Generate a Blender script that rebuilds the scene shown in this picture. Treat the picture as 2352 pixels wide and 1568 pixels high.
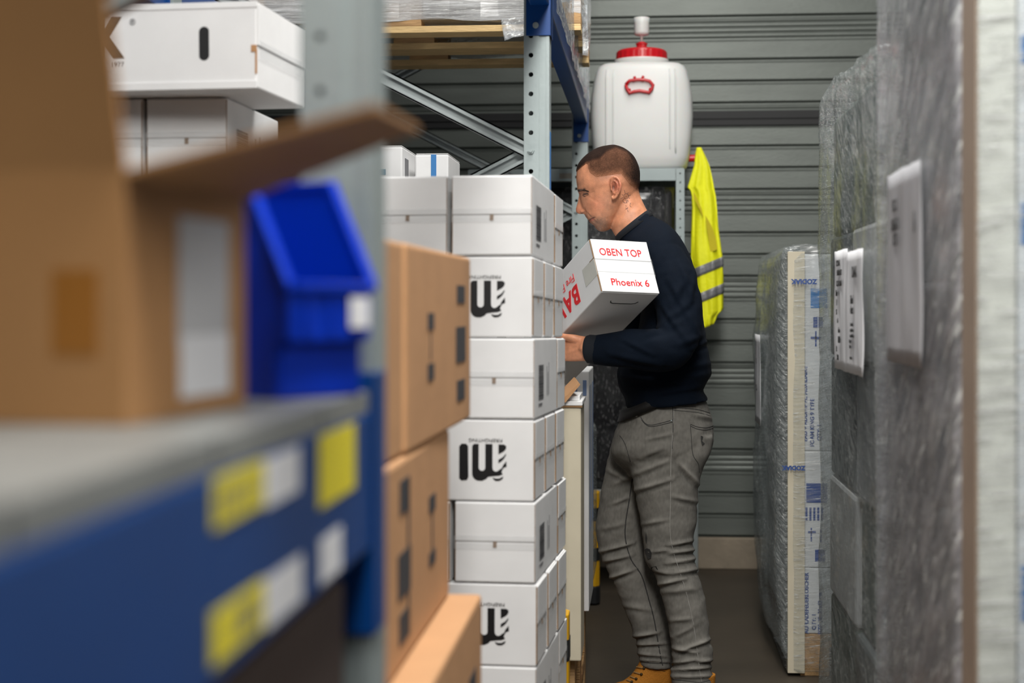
import bpy, bmesh, math, random
import numpy as np
from mathutils import Vector, Matrix, Euler, noise
from mathutils.bvhtree import BVHTree
random.seed(7)
SC = bpy.context.scene
for o in list(bpy.data.objects): bpy.data.objects.remove(o)
COL = SC.collection
# ---------------------------------------------------------------- camera
F = 3600.0; YAW = math.radians(4.89); H = 1.28; HOR = 700.0
CA, SA = math.cos(YAW), math.sin(YAW)
cam = bpy.data.cameras.new('camera'); camo = bpy.data.objects.new('camera', cam); COL.objects.link(camo)
camo.location = (0, 0, H); camo.rotation_euler = (math.pi/2, 0, YAW)
cam.sensor_width = 36; cam.lens = F/2352*36; cam.shift_y = -(784-HOR)/2352
cam.dof.use_dof = True; cam.dof.focus_distance = 4.72; cam.dof.aperture_fstop = 2.8
cam.clip_start = .05
SC.camera = camo
# ---------------------------------------------------------------- light
w = bpy.data.worlds.new('world'); SC.world = w; w.use_nodes = True
w.node_tree.nodes['Background'].inputs[0].default_value = (.80, .88, 1, 1)
w.node_tree.nodes['Background'].inputs[1].default_value = .05
def area(name, loc, rot, sx, sy, power, col=(1, .98, .94)):
    l = bpy.data.lights.new(name, 'AREA'); l.shape = 'RECTANGLE'; l.size = sx; l.size_y = sy; l.energy = power; l.color = col
    o = bpy.data.objects.new(name, l); COL.objects.link(o); o.location = loc; o.rotation_euler = rot; return o
area('overhead_light', (.30, -1.6, 3.8), (math.radians(40), 0, 0), .5, 1.6, 50)
area('overhead_light', (.06, 1.0, 3.25), (math.radians(46), 0, 0), .45, 1.5, 104)
area('overhead_light', (.14, 3.5, 3.4), (0, 0, 0), .3, 1.6, 46)
area('overhead_light', (2.9, .9, 3.2), (math.radians(5), math.radians(52), 0), 1.4, .6, 48)  # unseen side lamp, added to brighten the aisle faces of near goods
area('overhead_light', (.25, 5.2, 4.0), (math.radians(14), 0, 0), .4, 2.4, 60)
SC.view_settings.view_transform = 'Standard'; SC.view_settings.look = 'None'
SC.view_settings.exposure = -0.10; SC.view_settings.gamma = 1.0; SC.view_settings.use_curve_mapping = False

# ---------------------------------------------------------------- helpers
def P(px, py, Y):
    """world point seen at photo pixel (px,py) standing at world depth Y"""
    t = (px-1176)/F
    X = Y*(t*CA-SA)/(CA+t*SA)
    d = -X*SA+Y*CA
    return Vector((X, Y, H-(py-HOR)*d/F))
def tag(o, label=None, cat=None, group=None, kind=None):
    if label: o['label'] = label
    if cat: o['category'] = cat
    if group: o['group'] = group
    if kind: o['kind'] = kind
    return o
def empty(name, label, cat, loc=(0, 0, 0), rot=(0, 0, 0), group=None):
    o = bpy.data.objects.new(name, None); COL.objects.link(o); o.empty_display_size = .05
    o.location = loc; o.rotation_euler = rot
    return tag(o, label, cat, group)
def copy_tree(o, parent=None):
    c = o.copy(); COL.objects.link(c)
    if parent: c.parent = parent
    for ch in list(o.children): copy_tree(ch, c)
    return c
class MB:
    def __init__(s): s.v = []; s.f = []
    def add(s, vs, fs):
        n = len(s.v); s.v += [tuple(v) for v in vs]; s.f += [tuple(i+n for i in f) for f in fs]; return s
    def box(s, x0, x1, y0, y1, z0, z1, M=None):
        vs = [Vector((x, y, z)) for z in (z0, z1) for y in (y0, y1) for x in (x0, x1)]
        if M is not None: vs = [M @ v for v in vs]
        return s.add(vs, [(0, 2, 3, 1), (4, 5, 7, 6), (0, 1, 5, 4), (2, 6, 7, 3), (0, 4, 6, 2), (1, 3, 7, 5)])
    def prism(s, pts, o, ux, uy, n, t):
        """extrude 2D polygon pts in plane (ux,uy) at origin o by t along n"""
        o, ux, uy, n = map(Vector, (o, ux, uy, n)); k = len(pts)
        a = [o+ux*p[0]+uy*p[1] for p in pts]; b = [q+n*t for q in a]
        return s.add(a+b, [tuple(range(k))[::-1], tuple(range(k, 2*k))]+[(i, (i+1) % k, (i+1) % k+k, i+k) for i in range(k)])
    def tube(s, path, r, n=8, cap=True):
        path = [Vector(p) for p in path]; k = len(path)
        rs = r if isinstance(r, (list, tuple)) else [r]*k
        rings = []; up = None
        for i, p in enumerate(path):
            d = (path[min(i+1, k-1)]-path[max(i-1, 0)]).normalized()
            if up is None: up = Vector((0, 0, 1)) if abs(d.z) < .9 else Vector((1, 0, 0))
            a = d.cross(up).normalized(); b = a.cross(d).normalized(); up = b
            rings.append([p+(a*math.cos(t)+b*math.sin(t))*rs[i] for t in [2*math.pi*j/n for j in range(n)]])
        fs = []
        for i in range(k-1):
            for j in range(n): fs.append((i*n+j, i*n+(j+1) % n, (i+1)*n+(j+1) % n, (i+1)*n+j))
        if cap: fs += [tuple(range(n))[::-1], tuple(range((k-1)*n, k*n))]
        return s.add([v for r_ in rings for v in r_], fs)
    def lathe(s, prof, n=32, c=(0, 0, 0)):
        vs = []; fs = []
        for (r, z) in prof:
            for j in range(n):
                t = 2*math.pi*j/n; vs.append((c[0]+r*math.cos(t), c[1]+r*math.sin(t), c[2]+z))
        for i in range(len(prof)-1):
            for j in range(n): fs.append((i*n+j, i*n+(j+1) % n, (i+1)*n+(j+1) % n, (i+1)*n+j))
        fs += [tuple(range(n))[::-1], tuple(range((len(prof)-1)*n, len(prof)*n))]
        return s.add(vs, fs)
    def rings(s, rings):
        n = len(rings[0]); k = len(rings); fs = []
        for i in range(k-1):
            for j in range(n): fs.append((i*n+j, i*n+(j+1) % n, (i+1)*n+(j+1) % n, (i+1)*n+j))
        fs += [tuple(range(n))[::-1], tuple(range((k-1)*n, k*n))]
        return s.add([v for r in rings for v in r], fs)
    def ball(s, c, r, M=None, n=16, m=10):
        c = Vector(c); rx, ry, rz = r if isinstance(r, (list, tuple)) else (r, r, r); R = []
        for i in range(m+1):
            ph = -math.pi/2+math.pi*i/m; cc = max(math.cos(ph), .02)
            R.append([c+(M or Matrix.Identity(3)) @ Vector((rx*cc*math.cos(2*math.pi*j/n), ry*cc*math.sin(2*math.pi*j/n), rz*math.sin(ph))) for j in range(n)])
        return s.rings(R)
    def build(s, name, mat, parent=None, smooth=False, bevel=0, off=None, seg=2):
        me = bpy.data.meshes.new(name)
        vs = s.v if off is None else [(v[0]-off[0], v[1]-off[1], v[2]-off[2]) for v in s.v]
        me.from_pydata(vs, [], s.f); me.update()
        bm = bmesh.new(); bm.from_mesh(me); bmesh.ops.recalc_face_normals(bm, faces=bm.faces); bm.to_mesh(me); bm.free()
        me.materials.append(mat)
        if smooth: me.polygons.foreach_set('use_smooth', [True]*len(me.polygons))
        o = bpy.data.objects.new(name, me); COL.objects.link(o)
        if parent: o.parent = parent
        if bevel:
            b = o.modifiers.new('b', 'BEVEL'); b.width = bevel; b.segments = seg; b.limit_method = 'ANGLE'
        return o
def plate(mb, o, ux, uy, W, Hh, pitch, r, n, t=.002, off=0):
    """perforated plate in plane ux (width) / uy (length); hole radius r, n = normal"""
    o, ux, uy, n = map(Vector, (o, ux, uy, n)); k = int(round(Hh/pitch))
    for i in range(k):
        cy = (i+.5)*pitch; cx = W/2+off
        hv = [(cx+r*math.cos(a), cy+r*math.sin(a)) for a in [math.pi/8+j*math.pi/4 for j in range(8)]]
        ov = [(W, cy+pitch*.25), (W*.75, cy+pitch/2), (W*.25, cy+pitch/2), (0, cy+pitch*.25), (0, cy-pitch*.25), (W*.25, cy-pitch/2), (W*.75, cy-pitch/2), (W, cy-pitch*.25)]
        cr = [(W, cy+pitch/2), (0, cy+pitch/2), (0, cy-pitch/2), (W, cy-pitch/2)]
        pts = [o+ux*a+uy*b for a, b in hv+ov+cr]+[o+ux*a+uy*b-n*t for a, b in hv]
        fs = [(j, (j+1) % 8, 8+(j+1) % 8, 8+j) for j in range(8)]
        fs += [(8, 16, 9), (10, 17, 11), (12, 18, 13), (14, 19, 15)]+[(j, (j+1) % 8, 20+(j+1) % 8, 20+j) for j in range(8)]
        mb.add(pts, fs)
_fontcache = {}
def text(body, size, mat, parent, M, name='printed_text', bold=0, ext=.0004, sx=1.0, align='CENTER', gap=1.0):
    key = (body, size, bold, ext, sx, align, mat.name)
    if key not in _fontcache:
        cu = bpy.data.curves.new(name, 'FONT'); cu.body = body; cu.size = size; cu.offset = bold; cu.extrude = ext; cu.space_character = gap
        cu.align_x = align; cu.align_y = 'CENTER'; cu.resolution_u = 3
        to = bpy.data.objects.new(name, cu); COL.objects.link(to)
        bpy.context.view_layer.update()
        me = bpy.data.meshes.new_from_object(to.evaluated_get(bpy.context.evaluated_depsgraph_get()))
        bpy.data.objects.remove(to); me.materials.clear(); me.materials.append(mat)
        for v in me.vertices: v.co.x *= sx
        _fontcache[key] = me
    o = bpy.data.objects.new(name, _fontcache[key]); COL.objects.link(o)
    if parent: o.parent = parent
    o.matrix_local = M
    return o
def frame(o, ux, uy):
    """matrix whose local x = ux, y = uy, z = ux x uy, origin o"""
    ux, uy = Vector(ux).normalized(), Vector(uy).normalized(); uz = ux.cross(uy)
    M = Matrix((ux, uy, uz)).transposed().to_4x4(); M.translation = Vector(o); return M
# ---------------------------------------------------------------- materials
def mat(name, col, rough=.6, metal=0, var=.08, vs=6, bump=0, bs=40, spec=.5, scale=(1, 1, 1), trans=0, alpha=1, sss=0, coat=0):
    m = bpy.data.materials.new(name); m.use_nodes = True; nt = m.node_tree; N, L = nt.nodes, nt.links
    b = N['Principled BSDF']; b.inputs['Roughness'].default_value = rough; b.inputs['Metallic'].default_value = metal
    b.inputs['Specular IOR Level'].default_value = spec; b.inputs['Transmission Weight'].default_value = trans
    b.inputs['Alpha'].default_value = alpha; b.inputs['Subsurface Weight'].default_value = sss
    b.inputs['Coat Weight'].default_value = coat
    if sss: b.inputs['Subsurface Scale'].default_value = .01
    tc = N.new('ShaderNodeTexCoord'); mp = N.new('ShaderNodeMapping'); mp.inputs['Scale'].default_value = scale
    L.new(tc.outputs['Object'], mp.inputs[0])
    if var:
        n = N.new('ShaderNodeTexNoise'); n.inputs['Scale'].default_value = vs; n.inputs['Detail'].default_value = 6
        L.new(mp.outputs[0], n.inputs[0])
        r = N.new('ShaderNodeMapRange'); r.inputs[1].default_value = .25; r.inputs[2].default_value = .75
        r.inputs[3].default_value = 1-var; r.inputs[4].default_value = 1+var; L.new(n.outputs[0], r.inputs[0])
        mx = N.new('ShaderNodeMix'); mx.data_type = 'RGBA'; mx.blend_type = 'MULTIPLY'; mx.inputs[0].default_value = 1
        mx.inputs[6].default_value = (*col, 1); L.new(r.outputs[0], mx.inputs[7]); L.new(mx.outputs[2], b.inputs['Base Color'])
    else: b.inputs['Base Color'].default_value = (*col, 1)
    if bump:
        n2 = N.new('ShaderNodeTexNoise'); n2.inputs['Scale'].default_value = bs; n2.inputs['Detail'].default_value = 4
        L.new(mp.outputs[0], n2.inputs[0]); bp = N.new('ShaderNodeBump'); bp.inputs['Strength'].default_value = bump
        bp.inputs['Distance'].default_value = .01; L.new(n2.outputs[0], bp.inputs['Height']); L.new(bp.outputs[0], b.inputs['Normal'])
    return m
def film(name, col=(.75, .78, .82), lo=.25, hi=.8, scale=(3, 3, 30), rot=(0, .5, 0), rough=.22, bump=.8, ns=3.0, fine=5.0, glint=.92):
    """stretch film: streaky, half clear plastic"""
    m = bpy.data.materials.new(name); m.use_nodes = True; nt = m.node_tree; N, L = nt.nodes, nt.links
    b = N['Principled BSDF']; out = N['Material Output']; b.inputs['Base Color'].default_value = (*col, 1)
    b.inputs['Roughness'].default_value = rough; b.inputs['Coat Weight'].default_value = .6; b.inputs['Coat Roughness'].default_value = .15
    tc = N.new('ShaderNodeTexCoord'); m0 = N.new('ShaderNodeMapping'); m0.inputs['Rotation'].default_value = rot; mp = N.new('ShaderNodeMapping'); mp.inputs['Scale'].default_value = scale
    L.new(tc.outputs['Object'], m0.inputs[0]); L.new(m0.outputs[0], mp.inputs[0])
    n = N.new('ShaderNodeTexNoise'); n.inputs['Scale'].default_value = ns; n.inputs['Detail'].default_value = 8; n.inputs['Roughness'].default_value = .65
    n.inputs['Distortion'].default_value = .3; L.new(mp.outputs[0], n.inputs[0])
    r = N.new('ShaderNodeMapRange'); r.inputs[1].default_value = .35; r.inputs[2].default_value = .7; r.inputs[3].default_value = lo; r.inputs[4].default_value = hi
    L.new(n.outputs[0], r.inputs[0])
    bp = N.new('ShaderNodeBump'); bp.inputs['Strength'].default_value = bump; bp.inputs['Distance'].default_value = .02
    L.new(n.outputs[0], bp.inputs['Height']); L.new(bp.outputs[0], b.inputs['Normal'])
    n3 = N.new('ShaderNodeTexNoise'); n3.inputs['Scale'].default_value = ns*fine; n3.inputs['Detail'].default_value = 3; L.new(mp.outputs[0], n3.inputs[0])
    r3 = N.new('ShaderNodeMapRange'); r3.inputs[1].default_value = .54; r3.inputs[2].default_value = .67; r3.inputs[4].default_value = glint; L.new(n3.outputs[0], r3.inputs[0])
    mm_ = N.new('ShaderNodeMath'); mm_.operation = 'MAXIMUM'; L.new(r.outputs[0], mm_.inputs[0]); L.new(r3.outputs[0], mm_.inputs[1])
    cm = N.new('ShaderNodeMix'); cm.data_type = 'RGBA'; cm.inputs[6].default_value = (*col, 1); cm.inputs[7].default_value = (.86, .88, .86, 1) if col[0] > .1 else (.1, .1, .1, 1)  # glints painted into the film colour as pale streaks
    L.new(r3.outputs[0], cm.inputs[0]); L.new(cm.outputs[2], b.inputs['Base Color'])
    tr = N.new('ShaderNodeBsdfTransparent'); tr.inputs[0].default_value = (.92, .94, .95, 1)
    mx = N.new('ShaderNodeMixShader'); L.new(mm_.outputs[0], mx.inputs[0]); L.new(tr.outputs[0], mx.inputs[1]); L.new(b.outputs[0], mx.inputs[2])
    L.new(mx.outputs[0], out.inputs[0]); return m
M_ = dict(
 galv=mat('galvanised_steel', (.29, .335, .335), .48, .3, .06, 9, .04, 90),
 galvd=mat('galvanised_bracing', (.30, .335, .335), .42, .4, .1, 25),
 blue=mat('blue_beam_paint', (.0003, .042, .19), .4, 0, .06, 8, spec=.3),
 deck=mat('shelf_deck_steel', (.30, .31, .30), .45, .5, .1, 12),
 door=mat('door_steel', (.145, .160, .145), .45, .35, .13, 5, .10, 60, scale=(.6, 1, 3)),
 black=mat('matt_black', (.012, .012, .013), .6),
 conc=mat('concrete_plinth', (.26, .215, .16), .85, 0, .2, 7, .3, 40),
 floor=mat('concrete_floor', (.047, .036, .024), .6, 0, .28, 2.2, .08, 25),
 white=mat('white_carton', (.80, .80, .80), .6, 0, .04, 9, .10, 14),
 whited=mat('white_carton_inner', (.62, .63, .63), .7, 0, .06, 9),
 kraft=mat('kraft_board', (.46, .245, .112), .75, 0, .07, 8, .08, 30),
 kraftn=mat('kraft_board_near', (.40, .20, .072), .75, 0, .10, 5),
 kraftd=mat('kraft_edge', (.22, .125, .055), .85, 0, .15, 30),
 ink=mat('black_ink', (.003, .003, .004), .5, 0, 0),
 inkf=mat('faded_ink', (.03, .03, .035), .7, 0, 0),
 grey=mat('grey_ink', (.16, .16, .17), .6, 0, 0),
 red=mat('red_print', (.80, .012, .02), .45, 0, 0),
 redp=mat('red_plastic', (.55, .010, .016), .3, 0, .05, 10),
 navyink=mat('blue_print', (.03, .075, .26), .5, 0, 0),
 skyink=mat('blue_patch', (.03, .19, .48), .5, 0, 0),
 paper=mat('paper_label', (.78, .78, .80), .5, 0, .02, 5),
 glabel=mat('aged_paper', (.42, .42, .44), .5, 0, .1, 8),
 ylabel=mat('yellow_label', (.78, .66, .015), .5, 0, .04, 8),
 binb=mat('blue_bin_plastic', (.0004, .030, .44), .35, 0, .03, 5, coat=.05, spec=.3),
 tape=mat('packing_tape', (.72, .74, .75), .14, 0, .1, 20, .2, 24, alpha=.10, coat=.3),
 wood=mat('pallet_wood', (.42, .25, .11), .75, 0, .3, 10, .3, 30, scale=(1, 6, 6)),
 woodl=mat('pale_pallet_wood', (.62, .43, .20), .7, 0, .22, 9, .3, 30, scale=(1, 6, 6)),
 pcream=mat('pale_cream_board', (.80, .77, .68), .6, 0, .05, 8),
 dkraft=mat('dull_kraft', (.31, .235, .175), .75, 0, .1, 10),
 cream=mat('cream_board', (.60, .54, .41), .6, 0, .06, 10, .05, 20),
 tank=mat('milky_plastic', (.72, .72, .70), .4, 0, .03, 4, sss=.25),
 vest=mat('hi_vis_fabric', (.86, .86, .005), .65, 0, .05, 10, .2, 60),
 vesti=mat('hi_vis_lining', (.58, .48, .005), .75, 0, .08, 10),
 refl=mat('reflective_tape', (.20, .20, .21), .45, .2, .05, 60),
 yguard=mat('yellow_guard_plastic', (.75, .40, .01), .4, 0, .06, 10),
 darkg=mat('dark_goods', (.07, .085, .09), .6, 0, .35, 5),
 darkg2=mat('dark_green_goods', (.045, .075, .062), .6, 0, .35, 6),
 pale=mat('pale_goods', (.50, .50, .50), .6, 0, .2, 9),
 pblue=mat('pale_blue_print', (.17, .25, .44), .6, 0, 0),
 sacks=mat('grey_sacks', (.25, .26, .28), .6, 0, .25, 7),
 f_white=film('clear_film_white', (.86, .87, .88), .35, .9, (2, 2, 34), (0, 0, 0), .2, .6),
 f_grey=film('clear_film_grey', (.33, .36, .355), .10, .80, (5, 4, 26), (-.62, 0, 0), .2, 1.0),
 f_near=film('clear_film_near', (.50, .49, .515), .15, .9, (3, 2.5, 9), (.7, 0, 0), .22, 1.0, 3, 2.2, .8),
 f_kit=film('clear_film_bright', (.85, .85, .84), .02, .30, (3, 3, 30), (0, .08, 0), .14, 1.0, 4, 1.4, .8),
 f_black=film('black_film', (.010, .010, .012), .9, 1.0, (8, 3, 3), (0, 0, 0), .14, 1.0),
 clear=film('loose_clear_film', (.75, .77, .8), .12, .55, (4, 4, 9), (.4, .4, 0), .12, 1.0),
)
# ---------------------------------------------------------------- the setting
def struct(o): o['kind'] = 'structure'; return o
struct(MB().box(-5, 4.5, -2.2, 9.0, -.1, 0).build('floor', M_['floor']))
# sectional steel door filling the back wall, folded sheet profile
WY = 7.68
prof = [(0, .153)]
z = .153; k = 0; p = .1053
while z < 3.4:
    w_ = k % 4
    g = .010 if w_ != 3 else .004
    g = .016 if w_ != 3 else .006
    prof += [(g, z+.001), (0, z+.011)]
    if w_ == 3 or (k in (19,)):
        for q in (.02, .045, .07): prof += [(0, z+q), (.005, z+q+.008), (0, z+q+.016)]
    g = .016 if (k+1) % 4 != 3 else .006
    prof += [(0, z+p-.016), (-.002, z+p-.009), (g, z+p-.0085), (g, z+p)]
    z += p; k += 1
prof.append((0, z))
d = MB(); n = len(prof)
vs = [(x, WY+y, zz) for x in (-4.2, 3.2) for (y, zz) in prof]+[(x, WY+.05, zz) for x in (-4.2, 3.2) for zz in (.153, z)]
fs = [(i, i+1, n+i+1, n+i) for i in range(n-1)]+[(2*n, 2*n+1, 2*n+3, 2*n+2)]
struct(d.add(vs, fs).build('door_1', M_['door']))
struct(MB().box(-4.2, 3.2, WY-.012, WY-.0065, 2.150, 2.222).box(-4.2, 3.2, WY-.018, WY-.012, 2.182, 2.190).build('door_band_1', M_['black'], bevel=.002))  # dark band across the door, a thin black strip set on the slats
struct(MB().box(-4.2, 3.2, WY-.03, WY+.12, 0, .152).build('baseboard_back', M_['conc'], bevel=.006))
struct(MB().box(P(1589, 1200, 7.6).x, P(1603, 1200, 7.6).x, 7.56, 7.6495, 0, .62).build('trim_2', M_['galvd'], bevel=.003))
# ---------------------------------------------------------------- pallet racking
XF = -.249                       # aisle face of the racking
UY = [1.41, 4.04, 6.69]          # near faces of the three frames
RACKD = 1.06
def upright(parent, x1, y0, hr=.0065):
    """folded post: aisle face at x1, camera side at y0"""
    m = MB()
    plate(m, (x1-.066, y0, 0), (1, 0, 0), (0, 0, 1), .037, 3.0, .05, hr, (0, -1, 0))
    m.box(x1-.029, x1-.0265, y0, y0+.006, 0, 3.0)
    m.box(x1-.027, x1-.001, y0+.004, y0+.0055, 0, 3.0).box(x1-.028, x1-.0265, y0+.0055, y0+.012, 0, 3.0)
    m.box(x1-.008, x1, y0+.0015, y0+.004, 0, 3.0)
    m.box(x1-.002, x1, y0+.004, y0+.08, 0, 3.0)
    m.box(x1-.066, x1-.002, y0+.078, y0+.08, 0, 3.0).box(x1-.066, x1-.064, y0+.002, y0+.078, 0, 3.0)
    m.box(x1-.075, x1+.004, y0-.006, y0+.088, 0, .006)
    return m.build('post', M_['galv'], parent)
def brace(parent, ax, az, bx, bz, y):
    dx, dz = bx-ax, bz-az; Ln = math.hypot(dx, dz); an = math.atan2(dz, dx)
    M = Matrix.Translation((ax, y, az)) @ Matrix.Rotation(-an, 4, 'Y')
    m = MB(); m.box(0, Ln, .004, .006, -.018, .018, M).box(0, Ln, -.012, .004, .016, .020, M).box(0, Ln, -.012, .004, -.020, -.016, M)
    m.box(0, Ln, -.012, -.010, .008, .020, M).box(0, Ln, -.012, -.010, -.020, -.008, M)
    m.build('brace', M_['galvd'], parent)
fl = ['galvanised rack frame nearest the camera, blurred, beside the blue bin', 'galvanised rack frame standing just behind the aisle stack of white cartons',
      'galvanised rack frame furthest back, behind the face of the person']
for y0, lb in zip(UY, fl):
    fr = empty('rack_frame', lb, 'rack frame', (XF, y0, 0), group='upright frames of the left racking')
    upright(fr, 0, 0, .0065 if y0 > 2 else .004); upright(fr, -RACKD+.066, 0)
    xa, xb = -.052, -RACKD+.05
    pts = [(xa, .72), (xb, 1.19), (xa, 1.678), (xb, 2.17), (xa, 2.66)]
    for a, b in zip(pts[:-1], pts[1:]): brace(fr, a[0], a[1], b[0], b[1], .018 if a[0] == xa else .040)
    brace(fr, xa, .25, xb, .25, .03)
    for i in (0, 2, 4):
        MB().tube([(-.0475, -.008, pts[i][1]), (-.0475, .002, pts[i][1])], .009, 6).tube([(-.0475, -.014, pts[i][1]), (-.0475, -.007, pts[i][1])], .005, 10).build('bolt', M_['galv'], fr)
    if y0 == UY[1]:
        tag(MB().box(.0003, .0012, .02, .06, H-.15+.45, H+.45).build('blue_sticker', M_['skyink'], fr), 'long narrow blue sticker')
def beam(label, x_out, ya, yb, z0, h=.125, wd=.05, side=1, group='blue beams of the left racking'):
    """box beam with a hook plate at each end; side=1 plates face aisle"""
    b = empty('rack_beam', label, 'rack beam', (x_out, ya, z0), group=group)
    s = -side; L_ = yb-ya; m = MB()
    xs = sorted((0, s*wd)); m.box(xs[0], xs[1], .003, L_-.003, 0, h)
    m.build('beam_tube', M_['blue'], b, bevel=.004)
    for yy, q in ((0, 1), (L_, -1)):
        c = MB(); x0, x1 = sorted((s*-.004, s*.060)); y0, y1 = sorted((yy+q*.0012, yy+q*.004))
        c.box(x0, x1, y0, y1, -.078, h+.036)
        x0, x1 = sorted((s*-.0015, s*-.004)); y0, y1 = sorted((yy-q*.055, yy+q*.004))
        c.box(x0, x1, y0, y1, -.078, h+.036)
        c.build('hook_plate', M_['blue'], b, bevel=.002)
        MB().tube([(s*.035, yy+q*.003, -.052), (s*.035, yy+q*.009, -.052)], .008, 12).build('lock_pin', M_['galv'], b, smooth=False)
    return b
ZB = H+.773
XB = XF
be = {}
be['a'] = beam('blue shelf beam nearest the camera carrying yellow and white barcode labels', XB, -1.2, UY[0], H-.222)
be['b'] = beam('upper blue beam running into the near side of the middle rack frame', XB, UY[0]+.08, UY[1], ZB)
be['c'] = beam('upper blue beam between the middle and the furthest rack frame, under hanging film', XB, UY[1]+.08, UY[2], ZB)
for k_, ya, yb, lb in (('rb', UY[0]+.08, UY[1], 'rear blue beam showing above the tilted white carton at top left'), ('rc', UY[1]+.08, UY[2], 'rear blue beam below the wrapped pallet, at the far back')):
    be[k_] = beam(lb, XF-RACKD, ya, yb, ZB, side=-1)
be['ra'] = beam('rear blue beam under the shelf holding the open brown box', XF-RACKD, -1.2, UY[0], H-.222, side=-1)
# labels on the near beam (all barcoded location labels)
def beamlab(y0, y1, c0, c1, m, name='label', bars=0):
    b = be['a']; yo = -1.2; zo = H-.222
    o = MB().box(.0004, .0010, y0-yo, y1-yo, H-c1-zo, H-c0-zo).build(name, m, b)
    if bars:
        mb = MB(); n_ = 22; random.seed(bars)
        for i in range(n_):
            if random.random() < .6:
                ya = y0+(y1-y0)*(.08+.84*i/n_); mb.box(.0011, .0013, ya-yo, ya+(y1-y0)*.02-yo, H-c1+.005-zo, H-c0-.006-zo)
        mb.build('barcode', M_['grey'], o)
    return o
tag(beamlab(.885, 1.005, .100, .130, M_['ylabel'], 'location_label', 3), 'yellow barcode label')
tag(beamlab(1.006, 1.108, .101, .133, M_['paper'], 'location_label'), 'white end of the upper label')
tag(beamlab(.882, 1.005, .178, .209, M_['ylabel'], 'location_label', 5), 'yellow barcode label')
tag(beamlab(1.006, 1.118, .180, .213, M_['paper'], 'location_label'), 'white end of the lower label')
tag(beamlab(1.178, 1.325, .100, .156, M_['ylabel'], 'bay_label'), 'plain yellow bay label')
tag(beamlab(1.182, 1.265, .180, .215, M_['paper'], 'round_label'), 'small white label')
# shelf deck of the near bay: ribbed steel panels with a rolled lip
DZ = H-.078
dk = empty('shelf_deck', 'grey steel shelf deck under the open brown box and blue bin', 'shelf', (XF-RACKD, -1.2, 0))
y = 0; i = 0
while y < 2.58:
    m = MB(); y1 = min(y+.296, 2.6)
    m.box(.002, RACKD-.001, y+.001, y1-.001, DZ-.003, DZ).box(RACKD-.003, RACKD-.001, y+.001, y1-.001, DZ-.0185, DZ-.003)
    m.box(.06, RACKD-.06, y+.003, y+.005, DZ-.03, DZ-.003).build('deck_panel', M_['deck'], dk); y += .3
# post guards
for y0, lb in ((UY[1], 'yellow plastic post guard at the foot of the middle rack frame'), (UY[2], 'yellow and black post guard at the foot of the furthest frame, left of the knees')):
    g = empty('post_guard', lb, 'post guard', (XF, y0, 0), group='post guards of the left racking')
    pr = [(-.070, -.012), (.035, -.012), (.050, .01), (.050, .07), (.035, .092), (-.070, .092), (-.070, .084), (.006, .084), (.006, -.006), (-.070, -.006)]
    MB().prism(pr, (0, 0, .08), (1, 0, 0), (0, 1, 0), (0, 0, 1), .40).build('guard_shell', M_['yguard'], g, bevel=.004)
    for zz in (.19, .36): MB().prism([(a*1.01+.0008, -.0135 if b_ < 0 else (b_ if b_ < .09 else .0935)) for a, b_ in pr[:6]]+[(-.07, .093), (.0506, .093), (.0506, -.0135), (-.07, -.0135)][:0], (0, 0, zz), (1, 0, 0), (0, 1, 0), (0, 0, 1), .055).build('black_band', M_['black'], g)
    MB().prism([(a*1.05, b_*1.03) for a, b_ in pr], (0, 0, .0065), (1, 0, 0), (0, 1, 0), (0, 0, 1), .0735).build('guard_foot', M_['black'], g, bevel=.004)
# ---------------------------------------------------------------- pallets
def pallet(label, loc, rz=0, Lx=1.2, Wy=.8, wood='wood', group=None):
    p = empty('wooden_pallet', label, 'pallet', loc, (0, 0, rz), group)
    w1 = M_[wood]
    for i in range(3):
        y = -Wy/2+(.05, Wy/2, Wy-.05)[i]; hw = .05 if i != 1 else .0725
        MB().box(-Lx/2, Lx/2, y-hw, y+hw, 0, .022).build('bottom_board', w1, p, bevel=.002)
        for x in (-Lx/2+.0725, 0, Lx/2-.0725):
            MB().box(x-.0725, x+.0725, y-hw, y+hw, .022, .100).build('block', M_['wood'], p, bevel=.002)
    for x in (-Lx/2+.0725, 0, Lx/2-.0725): MB().box(x-.0725, x+.0725, -Wy/2, Wy/2, .100, .122).build('cross_board', M_['wood'], p, bevel=.002)
    for i in range(5):
        y = -Wy/2+.0725+i*(Wy-.145)/4; hw = .0725 if i % 2 == 0 else .05
        MB().box(-Lx/2, Lx/2, y-hw, y+hw, .122, .144).build('top_board', w1, p, bevel=.002)
    return p
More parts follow.
